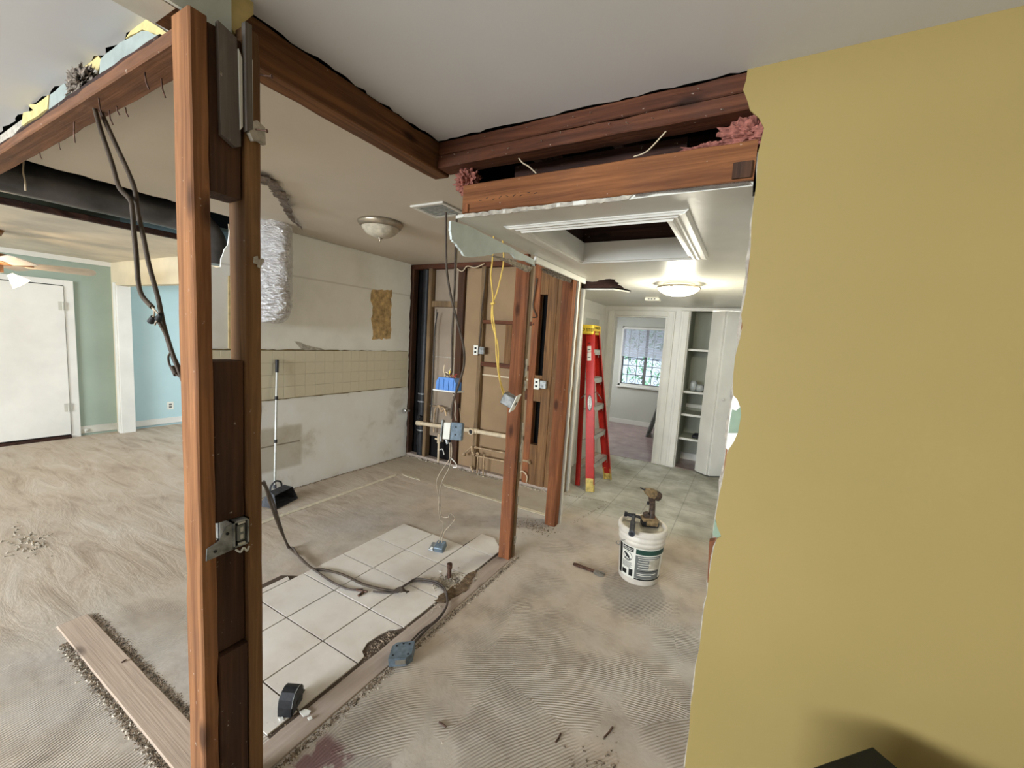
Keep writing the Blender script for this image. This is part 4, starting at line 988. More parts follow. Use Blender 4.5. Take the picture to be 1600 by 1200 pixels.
m = MB(); m.tube([(-3.105, 3.80, .25), (-3.105, 3.80, .33)], .022, 10); m.tube([(-3.105, 3.80, .29), (-3.15, 3.78, .30)], .010, 8); m.build('fitting', PVC, wv_)
m = MB(); m.tube(spl([(-3.08, 3.79, .17), (-3.03, 3.78, .19), (-3.0, 3.78, .13)]), .006, 8); m.build('loop', WHITE, wv_); settle(wv_, (-3.1, 3.8, 0))
m = MB(); m.tube(spl([(-3.20, 3.81, .36), (-3.195, 3.81, .62), (-3.14, 3.80, .70), (-3.10, 3.80, .66)]), .010, 8); m.tube([(-3.27, 3.81, .68), (-3.05, 3.80, .69)], .008, 8); m.tube(spl([(-3.12, 3.80, .70), (-3.07, 3.78, .64), (-3.03, 3.78, .68), (-3.0, 3.79, .60)]), .012, 8)
tag(m.build('water_valve', COPPER), 'small tangled brass valve left of the blue wiring box', 'valve')
m = MB(); m.tube([(-3.585, 3.70, .60), (-3.50, 3.70, .60)], .013, 10); m.tube([(-3.53, 3.70, .60), (-3.53, 3.655, .60)], .010, 10); m.lathe([(0, 0), (.028, .0), (.030, .008), (.024, .014), (0, .014)], (0, 0, 0), 14, Matrix.Translation((-3.53, 3.65, .60)) @ Matrix.Rotation(radians(90), 4, 'X'))
tag(m.build('angle_valve', STEEL), 'pale angle valve sticking out at the kitchen wall corner', 'valve')
# copper supply pipes
cs = thing('supply_pipes', 'pair of pale tarnished supply pipes with valves behind the double stud', 'pipe')
for dz in (.0, -.095):
    m = MB(); m.tube([(-2.53, 3.755, .31+dz), (-2.02, 3.755, .325+dz)], .009, 10); m.build('pipe', COPPER, cs)
for x in (-2.50, -2.42):
    m = MB(); m.tube([(x, 3.755, .02), (x, 3.755, .26)], .009, 10); m.build('pipe', COPPER, cs)
for pts_ in (((-2.70, 3.75, .20), (-2.66, 3.74, .235), (-2.60, 3.745, .30), (-2.585, 3.75, .31), (-2.58, 3.75, .25), (-2.55, 3.75, .23)), ((-2.60, 3.755, .08), (-2.55, 3.755, .02))):
    m = MB(); m.tube(spl(pts_, 4), .010, 8); m.build('pipe', COPPER, cs)
for (x, z) in ((-2.53, .31), (-2.50, .245), (-2.56, .22), (-2.69, .20)):
    m = MB(); m.tube([(x-.018, 3.752, z), (x+.018, 3.752, z)], .016, 10); m.tube([(x, 3.752, z), (x, 3.735, z+.012)], .012, 8); m.build('fitting', COPPER, cs)
m = MB(); m.tube([(-1.95, 3.80, .27), (-1.88, 3.78, .275)], .012, 10); m.lathe([(0, 0), (.02, 0), (.03, .01), (.02, .012)], (0, 0, 0), 12, Matrix.Translation((-1.865, 3.77, .275)) @ Matrix.Rotation(radians(60), 4, 'Y')); m.build('fitting', COPPER, cs)
settle(cs, (-2.4, 3.755, .02))
m = MB(); m.tube(spl([(-2.0, 3.79, .03), (-1.98, 3.77, .12), (-1.93, 3.76, .165), (-1.88, 3.77, .12), (-1.885, 3.78, .05)]), .006, 8); tag(m.build('flexible_hose', PVC), 'small looped hose at the foot of the opened wall, right of the double stud', 'hose')
# outlets dangling on the framing
def outlet(px, py, lab, yv=3.77):
    p = at(px, py, 'y', yv); t = thing('wall_outlet', lab, 'outlet', 'outlets left on the opened wall')
    m = MB(); m.cbox(p.x-.03, p.x+.028, yv-.012, yv-.004, p.z-.055, p.z+.055, .003); pl = m.build('outlet_face', SOCK, t)
    for dz in (-.022, .022):
        q = MB(); q.box(p.x-.014, p.x+.012, yv-.0135, yv-.0118, p.z+dz-.010, p.z+dz+.010); q.build('socket', LBLK, pl)
    m = MB(); m.cbox(p.x+.032, p.x+.10, yv-.004, yv+.028, p.z-.04, p.z+.04, .003); m.build('back_box', GALV, t); settle(t, p)
outlet(744, 547, 'white outlet with grey box left of the yellow cable'); outlet(839, 600, 'white outlet with grey box right of the double stud', 3.76)
for pxs, yv, lab, mt in ((((759, 420), (757, 450), (753, 480), (751, 510), (749, 540)), 3.78, 'thin dark wire running down to the left outlet', CABLED), (((839, 435), (835, 460), (833, 480), (838, 494), (832, 496)), 3.78, 'thin dark wire looping behind the double stud', CABLED), (((712, 418), (722, 424), (730, 416), (742, 418), (757, 412)), 3.77, 'curly white wire under the top plate', PVC), (((684, 488), (679, 520), (676, 600), (672, 655)), 3.79, 'long dark conduit on the grey backing left of the blue box', BLKP)):
    m = MB(); m.tube(spl([at(a, b_, 'y', yv) for a, b_ in pxs]), .006, 7); tag(m.build('loose_wire', mt), lab, 'wire')

# hanging cables in the middle
def cable(name, pts, r, mat, lab, cat='cable', group=None):
    m = MB(); m.tube(spl(pts, 7), r, 8); return tag(m.build(name, mat), lab, cat, group)
HY = lambda l, yv: [at(a, b_, 'y', yv) for a, b_ in l]
cable('hanging_cable', HY([(697, 332), (697, 365), (698, 420), (705, 465), (714, 500), (724, 540), (725, 570), (717, 600), (707, 632), (706, 655)], 1.76), .0062, CABLED, 'grey-brown cable hanging from the header left end, bowing to the right of the blue box')
cable('hanging_cable', HY([(714, 335), (712, 370), (711, 430), (709, 480), (706, 530), (706, 575), (704, 585)], 1.79), .0058, CABLED, 'straight brown cable dropping into the blue box')
cable('hanging_cable', HY([(715, 375), (712, 440), (709, 500), (708, 560), (707, 578)], 1.80), .0030, CABLEL, 'thin pale wire beside the straight brown cable')
cable('hanging_cable', HY([(709, 616), (712, 635), (711, 648), (713, 657)], 1.80), .0035, CABLEL, 'short pale cable between blue box and steel box')
bb = thing('blue_wiring_box', 'blue plastic wiring box hanging upside down on its cables', 'wiring box')
bc = at(701, 600, 'y', 1.80); bz = bc.z
Mb = Matrix.Translation((bc.x, 1.80, bz)) @ Matrix.Rotation(radians(8), 4, 'Z') @ Matrix.Rotation(radians(-3), 4, 'X')
m = MB()
prof = [(-.062, -.034), (-.062, .010), (-.046, .036), (.046, .036), (.062, .010), (.062, -.034)]
m.add([Mb @ Vector((x, y, z)) for y in (-.032, .032) for x, z in prof], [tuple(range(6)), tuple(range(11, 5, -1))]+[((i+1) % 6, i, i+6, (i+1) % 6+6) for i in range(6)])
for x in (-.045, -.015, .015, .045): m.cbox(x-.004, x+.004, -.0345, -.030, -.034, .028, .001, Mb)
m.build('box_body', BLUE, bb)
m = MB(); m.cbox(-.076, .076, -.04, .045, -.041, -.034, .002, Mb); m.build('face_plate', WHITE, bb)
rn = random.Random(6)
for i, mt in enumerate((REDW, REDW, PVC, YEL, CABLED, PVC, REDW, PVC)):
    p0 = Mb @ Vector((rn.uniform(-.03, .05), rn.uniform(-.02, .02), .036)); pts_ = [p0]
    for k in range(4): pts_.append(pts_[-1]+Vector((rn.uniform(-.022, .018), rn.uniform(-.012, .012), rn.uniform(-.004, .022))))
    m = MB(); m.tube(spl(pts_, 4), .0028, 6); m.build('wire', mt, bb)
m = MB(); m.lathe([(0, 0), (.009, 0), (.007, .016), (.003, .020), (0, .020)], Mb @ Vector((.012, -.01, .055)), 10); m.build('wire_nut', YPL, bb)
settle(bb, Mb @ Vector((0, 0, -.04)))
sb = thing('steel_wiring_box', 'grey steel junction box with a white side hanging below the blue box', 'wiring box')
scn = at(708, 674, 'y', 1.80); Ms = Matrix.Translation(scn) @ Matrix.Rotation(radians(28), 4, 'Z') @ Matrix.Rotation(radians(-14), 4, 'X')
m = MB(); m.cbox(-.010, .055, -.030, .032, -.048, .050, .004, Ms); m.build('box_body', BLGREY, sb)
m = MB(); m.cbox(-.052, -.011, -.032, .030, -.046, .046, .003, Ms); m.build('side_plate', SOCK, sb)
m = MB(); m.cbox(-.062, -.054, -.040, .036, -.062, .060, .002, Ms); m.build('cover_plate', GALV, sb)
for (x, z) in ((.018, .024), (.018, -.018)):
    m = MB(); m.tube([Ms @ Vector((x, -.0305, z)), Ms @ Vector((x, -.0325, z))], .0045, 8); m.build('knockout', BLKP, sb)
m = MB(); m.tube([Ms @ Vector((-.03, -.02, -.048)), Ms @ Vector((-.02, -.02, -.070))], .009, 8); m.build('cable_clamp', GALV, sb)
m = MB(); m.tube(spl([Ms @ Vector((.045, -.01, .05)), Ms @ Vector((.035, -.012, .09)), Ms @ Vector((.026, -.012, .13))]), .002, 6); m.build('bare_wire', COPPER, sb)
settle(sb, Ms @ Vector((0, 0, -.05)))
fp_ = at(684, 856, 'z', .02)
def lerpY(l):
    out = []
    for a, b_ in l:
        t = min(1, max(0, (b_-690)/165)); out.append(at(a, b_, 'y', 1.80+(fp_.y-1.80)*t))
    return out
cable('dangling_wire', lerpY([(703, 692), (703, 705), (702, 718), (695, 728), (686, 742), (682, 755), (685, 770), (686, 785), (686, 797), (687, 806), (688, 812), (693, 818), (690, 835), (685, 848)]), .0032, CABLEL, 'thin pale wire trailing from the steel box to the outlet on the tiles', 'wire')
cable('dangling_wire', lerpY([(705, 692), (706, 705), (704, 722), (700, 735), (692, 750), (687, 770), (688, 790), (690, 806), (700, 808), (704, 802), (711, 810), (704, 820), (694, 832), (690, 848)]), .0032, CABLEL, 'kinked pale wire with a zigzag just above the tiles', 'wire')
cable('dangling_wire', lerpY([(704, 715), (712, 724), (713, 730), (708, 730)]), .003, WHITE, 'short hooked white wire end under the steel box', 'wire')
fo = thing('floor_outlet', 'loose outlet on a grey-blue steel plate lying on the white tiles', 'outlet')
ux = (at(700, 862, 'z', .01)-at(670, 856, 'z', .01)).normalized(); Mf = frame_m((fp_.x, fp_.y, .010), ux, Vector((0, 0, 1)).cross(ux)) @ Matrix.Rotation(radians(20), 4, 'X')
m = MB(); m.cbox(-.062, .062, -.045, .045, 0, .004, .0015, Mf); m.build('plate', SOCK, fo)
m = MB(); m.cbox(-.012, .056, -.036, .04, .004, .05, .004, Mf); m.build('steel_box', BLGREY, fo)
m = MB(); m.cbox(-.056, -.016, -.036, .038, .004, .022, .003, Mf); m.build('receptacle', GALV, fo)
m = MB(); m.cbox(-.045, -.026, -.030, -.008, .022, .025, .001, Mf); m.build('paper_tag', WHITE, fo); settle(fo, (fp_.x, fp_.y, .010))
# yellow cables and grey box
cable('yellow_cable', [Vector((-1.45, 2.21, 2.358))]+HY([(770, 400), (767, 430), (770, 462), (770, 490), (774, 520), (776, 560), (781, 595), (788, 620), (794, 626)], 2.2), .0045, YEL, 'yellow cable on the left of the hanging pair', group='yellow cable pair above the grey box')
cable('yellow_cable', [Vector((-1.42, 2.22, 2.358))]+HY([(787, 398), (783, 430), (776, 458), (769, 478), (769, 505), (778, 540), (779, 575), (783, 600), (791, 619), (797, 626)], 2.205), .0045, YEL, 'yellow cable on the right of the hanging pair', group='yellow cable pair above the grey box')
m = MB(); p = at(770, 474, 'y', 2.195); m.tube([p-Vector((.010, 0, .004)), p+Vector((.012, 0, .004))], .009, 8); tag(m.build('cable_tie', YEL), 'knot where the two yellow cables cross', 'cable tie')
gb = thing('grey_switch_box', 'grey box with white cover plate on the yellow cables', 'wiring box')
gc = at(799, 627, 'y', 2.2); Mg = Matrix.Translation(gc) @ Matrix.Rotation(radians(24), 4, 'Y') @ Matrix.Rotation(radians(10), 4, 'Z')
m = MB(); m.cbox(-.058, .022, -.03, .03, -.036, .036, .005, Mg); m.build('box_body', GALV, gb)
m = MB(); m.cbox(.023, .031, -.040, .040, -.056, .060, .002, Mg); pl = m.build('cover_plate', SOCK, gb)
m = MB(); m.cbox(.031, .036, -.006, .006, -.010, .012, .001, Mg); m.build('toggle', LGREY, gb)
m = MB(); m.tube([Mg @ Vector((-.05, 0, -.036)), Mg @ Vector((-.056, 0, -.046))], .006, 8); m.build('screw', RUST, gb); settle(gb, Mg @ Vector((0, 0, -.04)))

# cables hanging from the left plate
cable('black_cable', HY([(148, 170), (158, 205), (175, 255), (186, 292), (203, 312), (207, 330), (209, 360), (213, 400), (216, 440), (222, 462), (238, 480)], .58), .0072, CABLED, 'left one of the dark cables hanging from the left plate, ending in bare wires')
cable('black_cable', HY([(156, 171), (178, 220), (200, 268), (211, 298), (215, 330), (224, 370), (232, 410), (240, 440), (248, 470), (255, 505), (262, 530), (272, 560), (286, 590), (296, 620)], .60)+[Vector((-1.52, .70, 1.22)), Vector((-1.60, .80, .90))]+[at(410, 755, 'y', 1.0), at(422, 785, 'y', 1.12), at(434, 818, 'y', 1.32), at(443, 838, 'y', 1.44), at(452, 855, 'z', .022), at(470, 872, 'z', .020), at(488, 888, 'z', .018), at(505, 890, 'z', .018), at(530, 896, 'z', .018), at(545, 902, 'z', .018), at(568, 913, 'z', .018), at(600, 921, 'z', .018), at(622, 924, 'z', .02)], .0072, CABLED, 'long dark cable falling behind the corner post and snaking over the tiles')
cable('black_cable', HY([(246, 500), (253, 512), (262, 530), (274, 566), (289, 605)], .585), .005, CABLED, 'lower dark branch joining the long cable left of the post')
sp_ = thing('wire_splice', 'taped black wire splice with two small nuts on the left hanging cables', 'wire splice')
for l in ([(238, 480), (241, 488), (239, 498)], [(240, 482), (248, 492), (250, 497)], [(250, 497), (244, 503), (242, 508)]):
    m = MB(); m.tube(spl(HY(l, .578)), .0025, 6); m.build('wire', CABLEL, sp_)
for a, b_ in ((238, 499), (250, 495)):
    p = at(a, b_, 'y', .578); m = MB(); m.tube([p+Vector((-.012, 0, -.008)), p+Vector((.008, 0, .008))], .010, 8, r2=.007); m.build('wire_nut', BLKP, sp_)
settle(sp_, at(240, 490, 'y', .578))
m = MB(); m.tube(spl(HY([(267, 550), (263, 558), (265, 570), (272, 582), (280, 588), (288, 593)], .585)), .003, 6); p = at(272, 580, 'y', .585); m.tube([p+Vector((-.012, 0, .012)), p+Vector((.012, 0, -.010))], .007, 8)
tag(m.build('looped_wire', CABLED), 'thin wire loop with a black sleeve beside the corner post', 'wire')
cable('floor_cable', [at(412, 752, 'y', 1.05), at(428, 788, 'y', 1.18), at(438, 820, 'y', 1.36), at(450, 855, 'z', .022), at(458, 856, 'z', .022)]+[at(a, b_, 'z', .018) for a, b_ in ((470, 874), (495, 893), (515, 907), (530, 915), (548, 921), (567, 921))], .0062, CABLE, 'grey cable beside the long one, ending in a clamp on the tiles')
cable('floor_cable', [at(a, b_, 'z', .020) for a, b_ in ((622, 925), (632, 915), (645, 908), (660, 908), (678, 911), (690, 918), (697, 928), (699, 942), (694, 955), (684, 968), (670, 980), (658, 992), (648, 1003))], .0062, CABLE, 'grey cable curving from the tiles over the sill plate to the steel box')
cable('floor_cable', [at(a, b_, 'z', .026) for a, b_ in ((620, 922), (636, 912), (650, 904), (668, 906), (684, 910), (694, 918), (699, 932), (697, 948), (688, 962), (675, 974), (660, 984), (648, 996), (638, 1006), (634, 1004))], .005, CABLE, 'second grey cable beside it, reaching the same steel box')
cable('floor_cable', [at(a, b_, 'z', .018) for a, b_ in ((622, 925), (605, 926), (592, 925), (583, 924))], .0055, CABLE, 'short dark cable stub with a capped end on the tiles')
m = MB(); p = at(568, 925, 'z', .018); m.tube([p+Vector((-.05, -.01, 0)), p+Vector((.02, .01, .004))], .006, 8); m.tube([p, p+Vector((.004, -.04, 0))], .007, 8); tag(m.build('cable_clamp', RUST), 'small rusty clamp at a cable end on the tiles', 'clamp')
m = MB(); p = at(628, 925, 'z', .024)
for i in range(5): m.tube(spl([p+Vector((-.05+i*.012, -.02+i*.004, .0)), p+Vector((-.02+i*.01, .012-i*.006, .018)), p+Vector((.03, .01+i*.005, 0))]), .0035, 6)
tag(m.build('wire_tangle', CABLED), 'knotted tangle where the floor cables cross', 'wire')
# steel junction box on the sill
fb = thing('floor_junction_box', 'dusty blue-grey steel junction box lying face down on the sill plate edge', 'wiring box')
c0 = at(629, 1022, 'z', .03); Mj = Matrix.Translation((c0.x, c0.y, .012)) @ Matrix.Rotation(radians(33), 4, 'Z') @ Matrix.Rotation(radians(-6), 4, 'Y')
m = MB(); pl_ = [(-.052, -.052), (.030, -.052), (.052, -.028), (.052, .052), (-.034, .052), (-.052, .030)]
m.add([Mj @ Vector((x, y, z)) for z in (0, .040) for x, y in pl_], [tuple(range(5, -1, -1)), tuple(range(6, 12))]+[(i, (i+1) % 6, (i+1) % 6+6, i+6) for i in range(6)]); m.build('box_body', BLGREY, fb)
for (x, y) in ((-.03, .03), (.03, .035), (-.035, -.03), (.035, -.03), (.0, .04)):
    m = MB(); m.tube([Mj @ Vector((x, y, .040)), Mj @ Vector((x, y, .0415))], .005, 8); m.build('knockout', BLKP, fb)
m = MB(); m.cbox(-.02, .028, -.058, -.053, .012, .034, .001, Mj); m.build('bright_tab', STEEL, fb); settle(fb, (c0.x, c0.y, .012))
o = slab('mud_patch', flat('brown_mud', sl(112, 92, 70), .95, var=.3, scale=40, bmp=.6), rj((-1.425, 1.76), (-1.418, 2.17), 14, .012, 41)+rj((-1.405, 2.19), (-1.335, 1.98), 8, .008, 42)+rj((-1.33, 1.96), (-1.375, 1.76), 8, .010, 43), 'z', .006, .0115); tag(o, 'brown mud patch in the broken tile edge below the pipe stub', 'mud')
# pipe stub in the tiles
ps = thing('pipe_stub', 'rusty pipe stub in a chipped mortar patch at the tile edge', 'pipe')
c0 = Vector((-1.495, 1.99, .009)); m = MB(); m.tube([c0, c0+Vector((0, 0, .085))], .013, 12); m.tube([c0+Vector((0, 0, .07)), c0+Vector((0, 0, .10))], .017, 12); m.build('pipe', RUST, ps)
settle(ps, c0)
crumbs('mortar_patch', CONCR, lambda r: (r.gauss(-1.485, .035), r.gauss(1.97, .045)), 420, .005, .014, 'chipped mortar heap around the pipe stub', 'mortar', seed=20, z0=.009)

# ================================================================== LAMPS, VENT, FAN
kl = thing('ceiling_lamp', 'unlit domed kitchen ceiling lamp with a brushed metal rim and finial', 'lamp')
c0 = Vector((-2.50, 2.265, ZK))
m = MB(); m.lathe([(0, 0), (.155, 0), (.165, -.010), (.163, -.022), (.150, -.040), (.140, -.048), (.132, -.044), (.135, -.03), (0, -.02)], c0, 40); m.build('rim', NICKEL, kl)
m = MB(); m.lathe([(.140, -.040), (.128, -.062), (.105, -.088), (.075, -.106), (.040, -.117), (.010, -.120), (0, -.120)], c0, 40); m.build('glass_bowl', LAMPOFF, kl)
m = MB(); m.lathe([(0, -.116), (.016, -.118), (.018, -.124), (.008, -.130), (.009, -.138), (.006, -.146), (0, -.150)], c0, 20); m.build('finial', NICKEL, kl); settle(kl, c0)
cv = thing('ceiling_vent', 'white louvred vent in the kitchen ceiling by the header', 'vent')
vx0, vx1, vy0, vy1 = -1.99, -1.72, 2.04, 2.30
for (a0, a1, b0, b1) in ((vx0, vx1, vy0, vy0+.03), (vx0, vx1, vy1-.03, vy1), (vx0, vx0+.03, vy0+.03, vy1-.03), (vx1-.03, vx1, vy0+.03, vy1-.03)):
    m = MB(); m.cbox(a0, a1, b0, b1, ZK-.012, ZK, .003); m.build('frame', WHITE, cv)
m = MB(); m.box(vx0+.03, vx1-.03, vy0+.03, vy1-.03, ZK-.002, ZK-.001); m.build('backing', LGREY, cv)
for k in range(9):
    y = vy0+.036+k*.022; m = MB(); m.prism([(vx0+.03, y, ZK-.012), (vx0+.03, y+.014, ZK-.003), (vx0+.03, y+.0155, ZK-.0045), (vx0+.03, y+.0015, ZK-.0135)], 0, (vx1-vx0-.06, 0, 0)); m.build('louvre', WHITE_D, cv)
settle(cv, (-1.855, 2.17, ZK))
ll = thing('ceiling_lamp', 'lit shallow glass ceiling lamp in the corridor with small metal clips', 'lamp')
c0 = Vector((-.555, 3.66, ZH))
m = MB(); m.lathe([(0, 0), (.12, 0), (.125, -.02), (0, -.02)], c0, 30); m.build('base', WHITE, ll)
m = MB(); m.lathe([(.160, -.030), (.163, -.037), (.155, -.052), (.130, -.070), (.095, -.086), (.05, -.096), (0, -.098)], c0, 40); g_ = m.build('glass_bowl', LAMPON, ll)
m = MB(); m.lathe([(.158, -.022), (.167, -.024), (.169, -.034), (.160, -.038)], c0, 40); m.build('rim', NICKEL, ll)
for a in (20, 140, 260):
    p = c0+Vector((cos(radians(a))*.166, sin(radians(a))*.166, -.034)); m = MB(); m.lathe([(0, -.01), (.010, -.008), (.012, .0), (.010, .008), (0, .01)], p, 12); m.build('clip', NICKEL, ll)
settle(ll, c0)
sd = thing('smoke_alarm', 'small white slotted alarm box on the corridor ceiling', 'alarm')
m = MB(); m.cbox(-1.03, -.88, 4.60, 4.72, ZH-.035, ZH, .008); m.build('case', SOCK, sd)
for x in (-.985, -.955, -.925):
    m = MB(); m.box(x-.008, x+.008, 4.596, 4.600, ZH-.024, ZH-.012); m.build('slot', LGREY, sd)
settle(sd, (-.955, 4.66, ZH))
fn = thing('ceiling_fan', 'ceiling fan with pale wooden blades and a lit tulip glass, cut by the left edge', 'ceiling fan')
c0 = Vector((-5.6, .90, 1.94))
m = MB(); m.lathe([(0, 0), (.10, 0), (.125, .02), (.13, .055), (.12, .08), (.06, .095), (0, .095)], c0-Vector((0, 0, .04)), 32); m.build('motor', FANB, fn)
m = MB(); m.tube([c0+Vector((0, 0, .05)), Vector((c0.x, c0.y, 2.19))], .014, 12); m.lathe([(0, 0), (.07, 0), (.05, -.05), (.0, -.05)], (c0.x, c0.y, 2.19), 24); m.build('down_rod', FANB, fn)
for k in range(5):
    a = radians(78+72*k); d = Vector((cos(a), sin(a), 0)); Mx = frame_m(c0+Vector((0, 0, -.02)), d, (-d.y, d.x, 0)) @ Matrix.Rotation(radians(-16), 4, 'X')
    m = MB(); w0, w1 = .06, .085; pl_ = [(.17, -w0), (.56, -w1), (.60, -w1*.6), (.61, 0), (.60, w1*.6), (.56, w1), (.17, w0)]
    m.add([Mx @ Vector((x, y, z)) for z in (-.004, .004) for x, y in pl_], [tuple(range(6, -1, -1)), tuple(range(7, 14))]+[(i, (i+1) % 7, (i+1) % 7+7, i+7) for i in range(7)]); bl_ = m.build('blade', FANW, fn)
    m = MB(); m.cbox(.09, .22, -.02, .02, -.008, -.004, .001, Mx); m.build('blade_arm', FANB, bl_)
m = MB(); m.tube([c0+Vector((0, 0, -.10)), c0+Vector((0, 0, -.03))], .05, 20); m.build('light_hub', FANB, fn)
for k in range(3):
    a = radians(70+120*k); d = Vector((cos(a), sin(a), 0)); p = c0+d*.09+Vector((0, 0, -.12)); Mx = Matrix.Translation(p) @ frame_m((0, 0, 0), Vector((0, 0, 1)).cross(d), d).to_3x3().to_4x4() @ Matrix.Rotation(radians(35), 4, 'X')
    m = MB(); Mz = Matrix.Translation(p) @ (Vector((0, 0, -1)).rotation_difference((d+Vector((0, 0, -1.2))).normalized())).to_matrix().to_4x4()
    m.lathe([(.022, .01), (.028, -.01), (.042, -.035), (.055, -.065), (.066, -.085), (.064, -.086), (.052, -.065), (.038, -.035), (.020, -.01)], (0, 0, 0), 20, Mz); m.build('glass_shade', FANON, fn)
settle(fn, c0)
# outlet plate in side room
t = thing('wall_plate', 'white outlet plate low on the pale blue side room wall', 'outlet')
m = MB(); m.cbox(-7.15, -7.143, 2.635, 2.71, .225, .335, .002); m.build('plate', SOCK, t)
for z in (.262, .30):
    m = MB(); m.box(-7.1435, -7.1415, 2.655, 2.69, z-.012, z+.012); m.build('socket', LGREY, t)
settle(t, (-7.147, 2.67, .28))
m = MB(); c_ = at(135, 672, 'x', -7.13); m.lathe([(0, 0), (.018, 0), (.022, .01), (.012, .02), (0, .022)], (0, 0, 0), 12, Matrix.Translation(c_) @ Matrix.Rotation(radians(90), 4, 'Y')); m.tube([c_+Vector((.01, 0, 0)), c_+Vector((.04, -.02, -.02))], .007, 8); tag(m.build('pipe_valve', WHITE_D), 'little white valve low on the teal wall right of the door', 'valve')

# ================================================================== LADDER
ld = thing('stepladder', 'red folding stepladder with yellow cap and feet leaning in the corridor', 'ladder')
def rail(name, p, q, w_, t_, mat, par, flip=1):
    """channel section rail from p (foot) to q (top); w_ along x, t_ along y"""
    p, q = Vector(p), Vector(q); d = (q-p); L = d.length; Mr = frame_m(p, (1, 0, 0), (0, 1, 0))
    z = d.normalized(); y = Vector((0, 1, 0)); y = (y-z*y.dot(z)).normalized(); x = y.cross(z)
    for i in range(3): Mr[i][0] = x[i]; Mr[i][1] = y[i]; Mr[i][2] = z[i]
    m = MB(); s_ = flip; k = .004
    m.cbox(-w_/2, w_/2, -k/2, k/2, 0, L, .001, Mr); m.cbox(-w_/2, -w_/2+k, min(0, s_*t_), max(0, s_*t_), 0, L, .001, Mr); m.cbox(w_/2-k, w_/2, min(0, s_*t_), max(0, s_*t_), 0, L, .001, Mr)
    return m.build(name, mat, par), Mr, L
FN0, FN1 = Vector((-1.285, 4.07, .0)), Vector((-1.475, 4.215, 1.70))
FF0, FF1 = Vector((-1.245, 4.60, .0)), Vector((-1.475, 4.40, 1.70))
BN0, BN1 = Vector((-1.46, 4.17, .0)), Vector((-1.54, 4.235, 1.66))
BF0, BF1 = Vector((-1.42, 4.56, .0)), Vector((-1.54, 4.38, 1.66))
la = lambda a, b_, t: a+(b_-a)*t
rn_, Mn, Ln = rail('front_rail', la(FN0, FN1, .045), FN1, .088, .030, RED, ld, 1)
rf_, Mf_, Lf = rail('front_rail', la(FF0, FF1, .045), FF1, .088, .030, RED, ld, -1)
rail('rear_rail', BN0+Vector((0, 0, .004)), BN1, .05, .02, RED, ld, 1); rail('rear_rail', BF0+Vector((0, 0, .004)), BF1, .05, .02, RED, ld, -1)
for (a, b_, s_) in ((FN0, FN1, 1), (FF0, FF1, -1)):
    o, _, _ = rail('foot', a+Vector((0, 0, .004)), la(a, b_, .085), .086, .034, YBOOT, ld, s_)
    o['label'] = 'dirty yellow foot'
for t in (.175, .35, .525, .70, .875):
    pn, pf = la(FN0, FN1, t), la(FF0, FF1, t); m = MB(); w_ = .044
    m.cbox(pn.x-w_, pn.x+w_+.004, pn.y+.003, pf.y-.003, pn.z-.003, pn.z+.002, .001)
    m.cbox(pn.x+w_, pn.x+w_+.004, pn.y+.003, pf.y-.003, pn.z-.056, pn.z+.002, .001)
    for k in range(4): m.box(pn.x-w_+.008+k*.019, pn.x-w_+.014+k*.019, pn.y+.006, pf.y-.006, pn.z+.002, pn.z+.0045)
    st_ = m.build('step', ALU, ld)
    q = MB(); q.tube([(pn.x+.02, pn.y+.006, pn.z-.085), (pn.x+.03, pn.y+.06, pn.z-.006)], .004, 6); q.build('step_brace', ALU, st_)
    q = MB(); q.tube([(pf.x+.02, pf.y-.006, pf.z-.085), (pf.x+.03, pf.y-.06, pf.z-.006)], .004, 6); q.build('step_brace', ALU, st_)
for t in (.12, .30, .50, .70, .86):
    pn, pf = la(BN0, BN1, t), la(BF0, BF1, t); m = MB(); m.tube([pn, pf], .010, 8); m.build('rear_crossbar', ALU, ld)
for a, b_ in ((la(FN0, FN1, .55), la(BN0, BN1, .58)), (la(FF0, FF1, .55), la(BF0, BF1, .58))):
    m = MB(); m.tube([a, (a+b_)/2+Vector((0, 0, .07)), b_], .006, 6); m.build('spreader', GALV, ld)
Mc = Matrix.Translation((-1.495, 4.307, 1.70))
m = MB(); m.cbox(-.085, .066, -.13, .13, -.055, .045, .008, Mc); cap = m.build('top_cap', YPL, ld)
m = MB(); 
text('cap_lettering', '! DANGER !', .038, frame_m((-1.495+.0675, 4.307, 1.715), (0, 1, 0), (0, 0, 1)), LBLK, cap)
text('cap_lettering', 'NO STEP', .034, frame_m((-1.495+.0675, 4.307, 1.672), (0, 1, 0), (0, 0, 1)), LBLK, cap)
text('cap_lettering', 'NO STEP', .045, frame_m((-1.50, 4.307-.1315, 1.69), (1, 0, 0), (0, 0, 1)), LBLK, cap)
# maker badge and warning labels on the near rail (its face looks toward -y)
def rail_face(z0, dx=0): 
    t = z0/Ln; return Mn @ Vector((dx, -.0035, z0))
zx = (FN1-FN0).normalized(); xx = Mn.to_3x3() @ Vector((1, 0, 0))
bm_ = MB(); pts_ = [rail_face(.86) + xx*cos(2*pi*k/20)*.026+zx*sin(2*pi*k/20)*.085 for k in range(20)]
bm_.prism(pts_, 0, Mn.to_3x3() @ Vector((0, -.001, 0))); bd_ = bm_.build('badge', LBLK, rn_)
bm_ = MB(); pts_ = [rail_face(.86)+Mn.to_3x3() @ Vector((0, -.001, 0)) + xx*cos(2*pi*k/20)*.021+zx*sin(2*pi*k/20)*.076 for k in range(20)]
bm_.prism(pts_, 0, Mn.to_3x3() @ Vector((0, -.0008, 0))); bm_.build('badge_field', WHITE, rn_)
text('badge_lettering', 'WERNER', .036, frame_m(rail_face(.86)+Mn.to_3x3() @ Vector((0, -.0022, 0)), -zx, xx), LBLK, rn_)
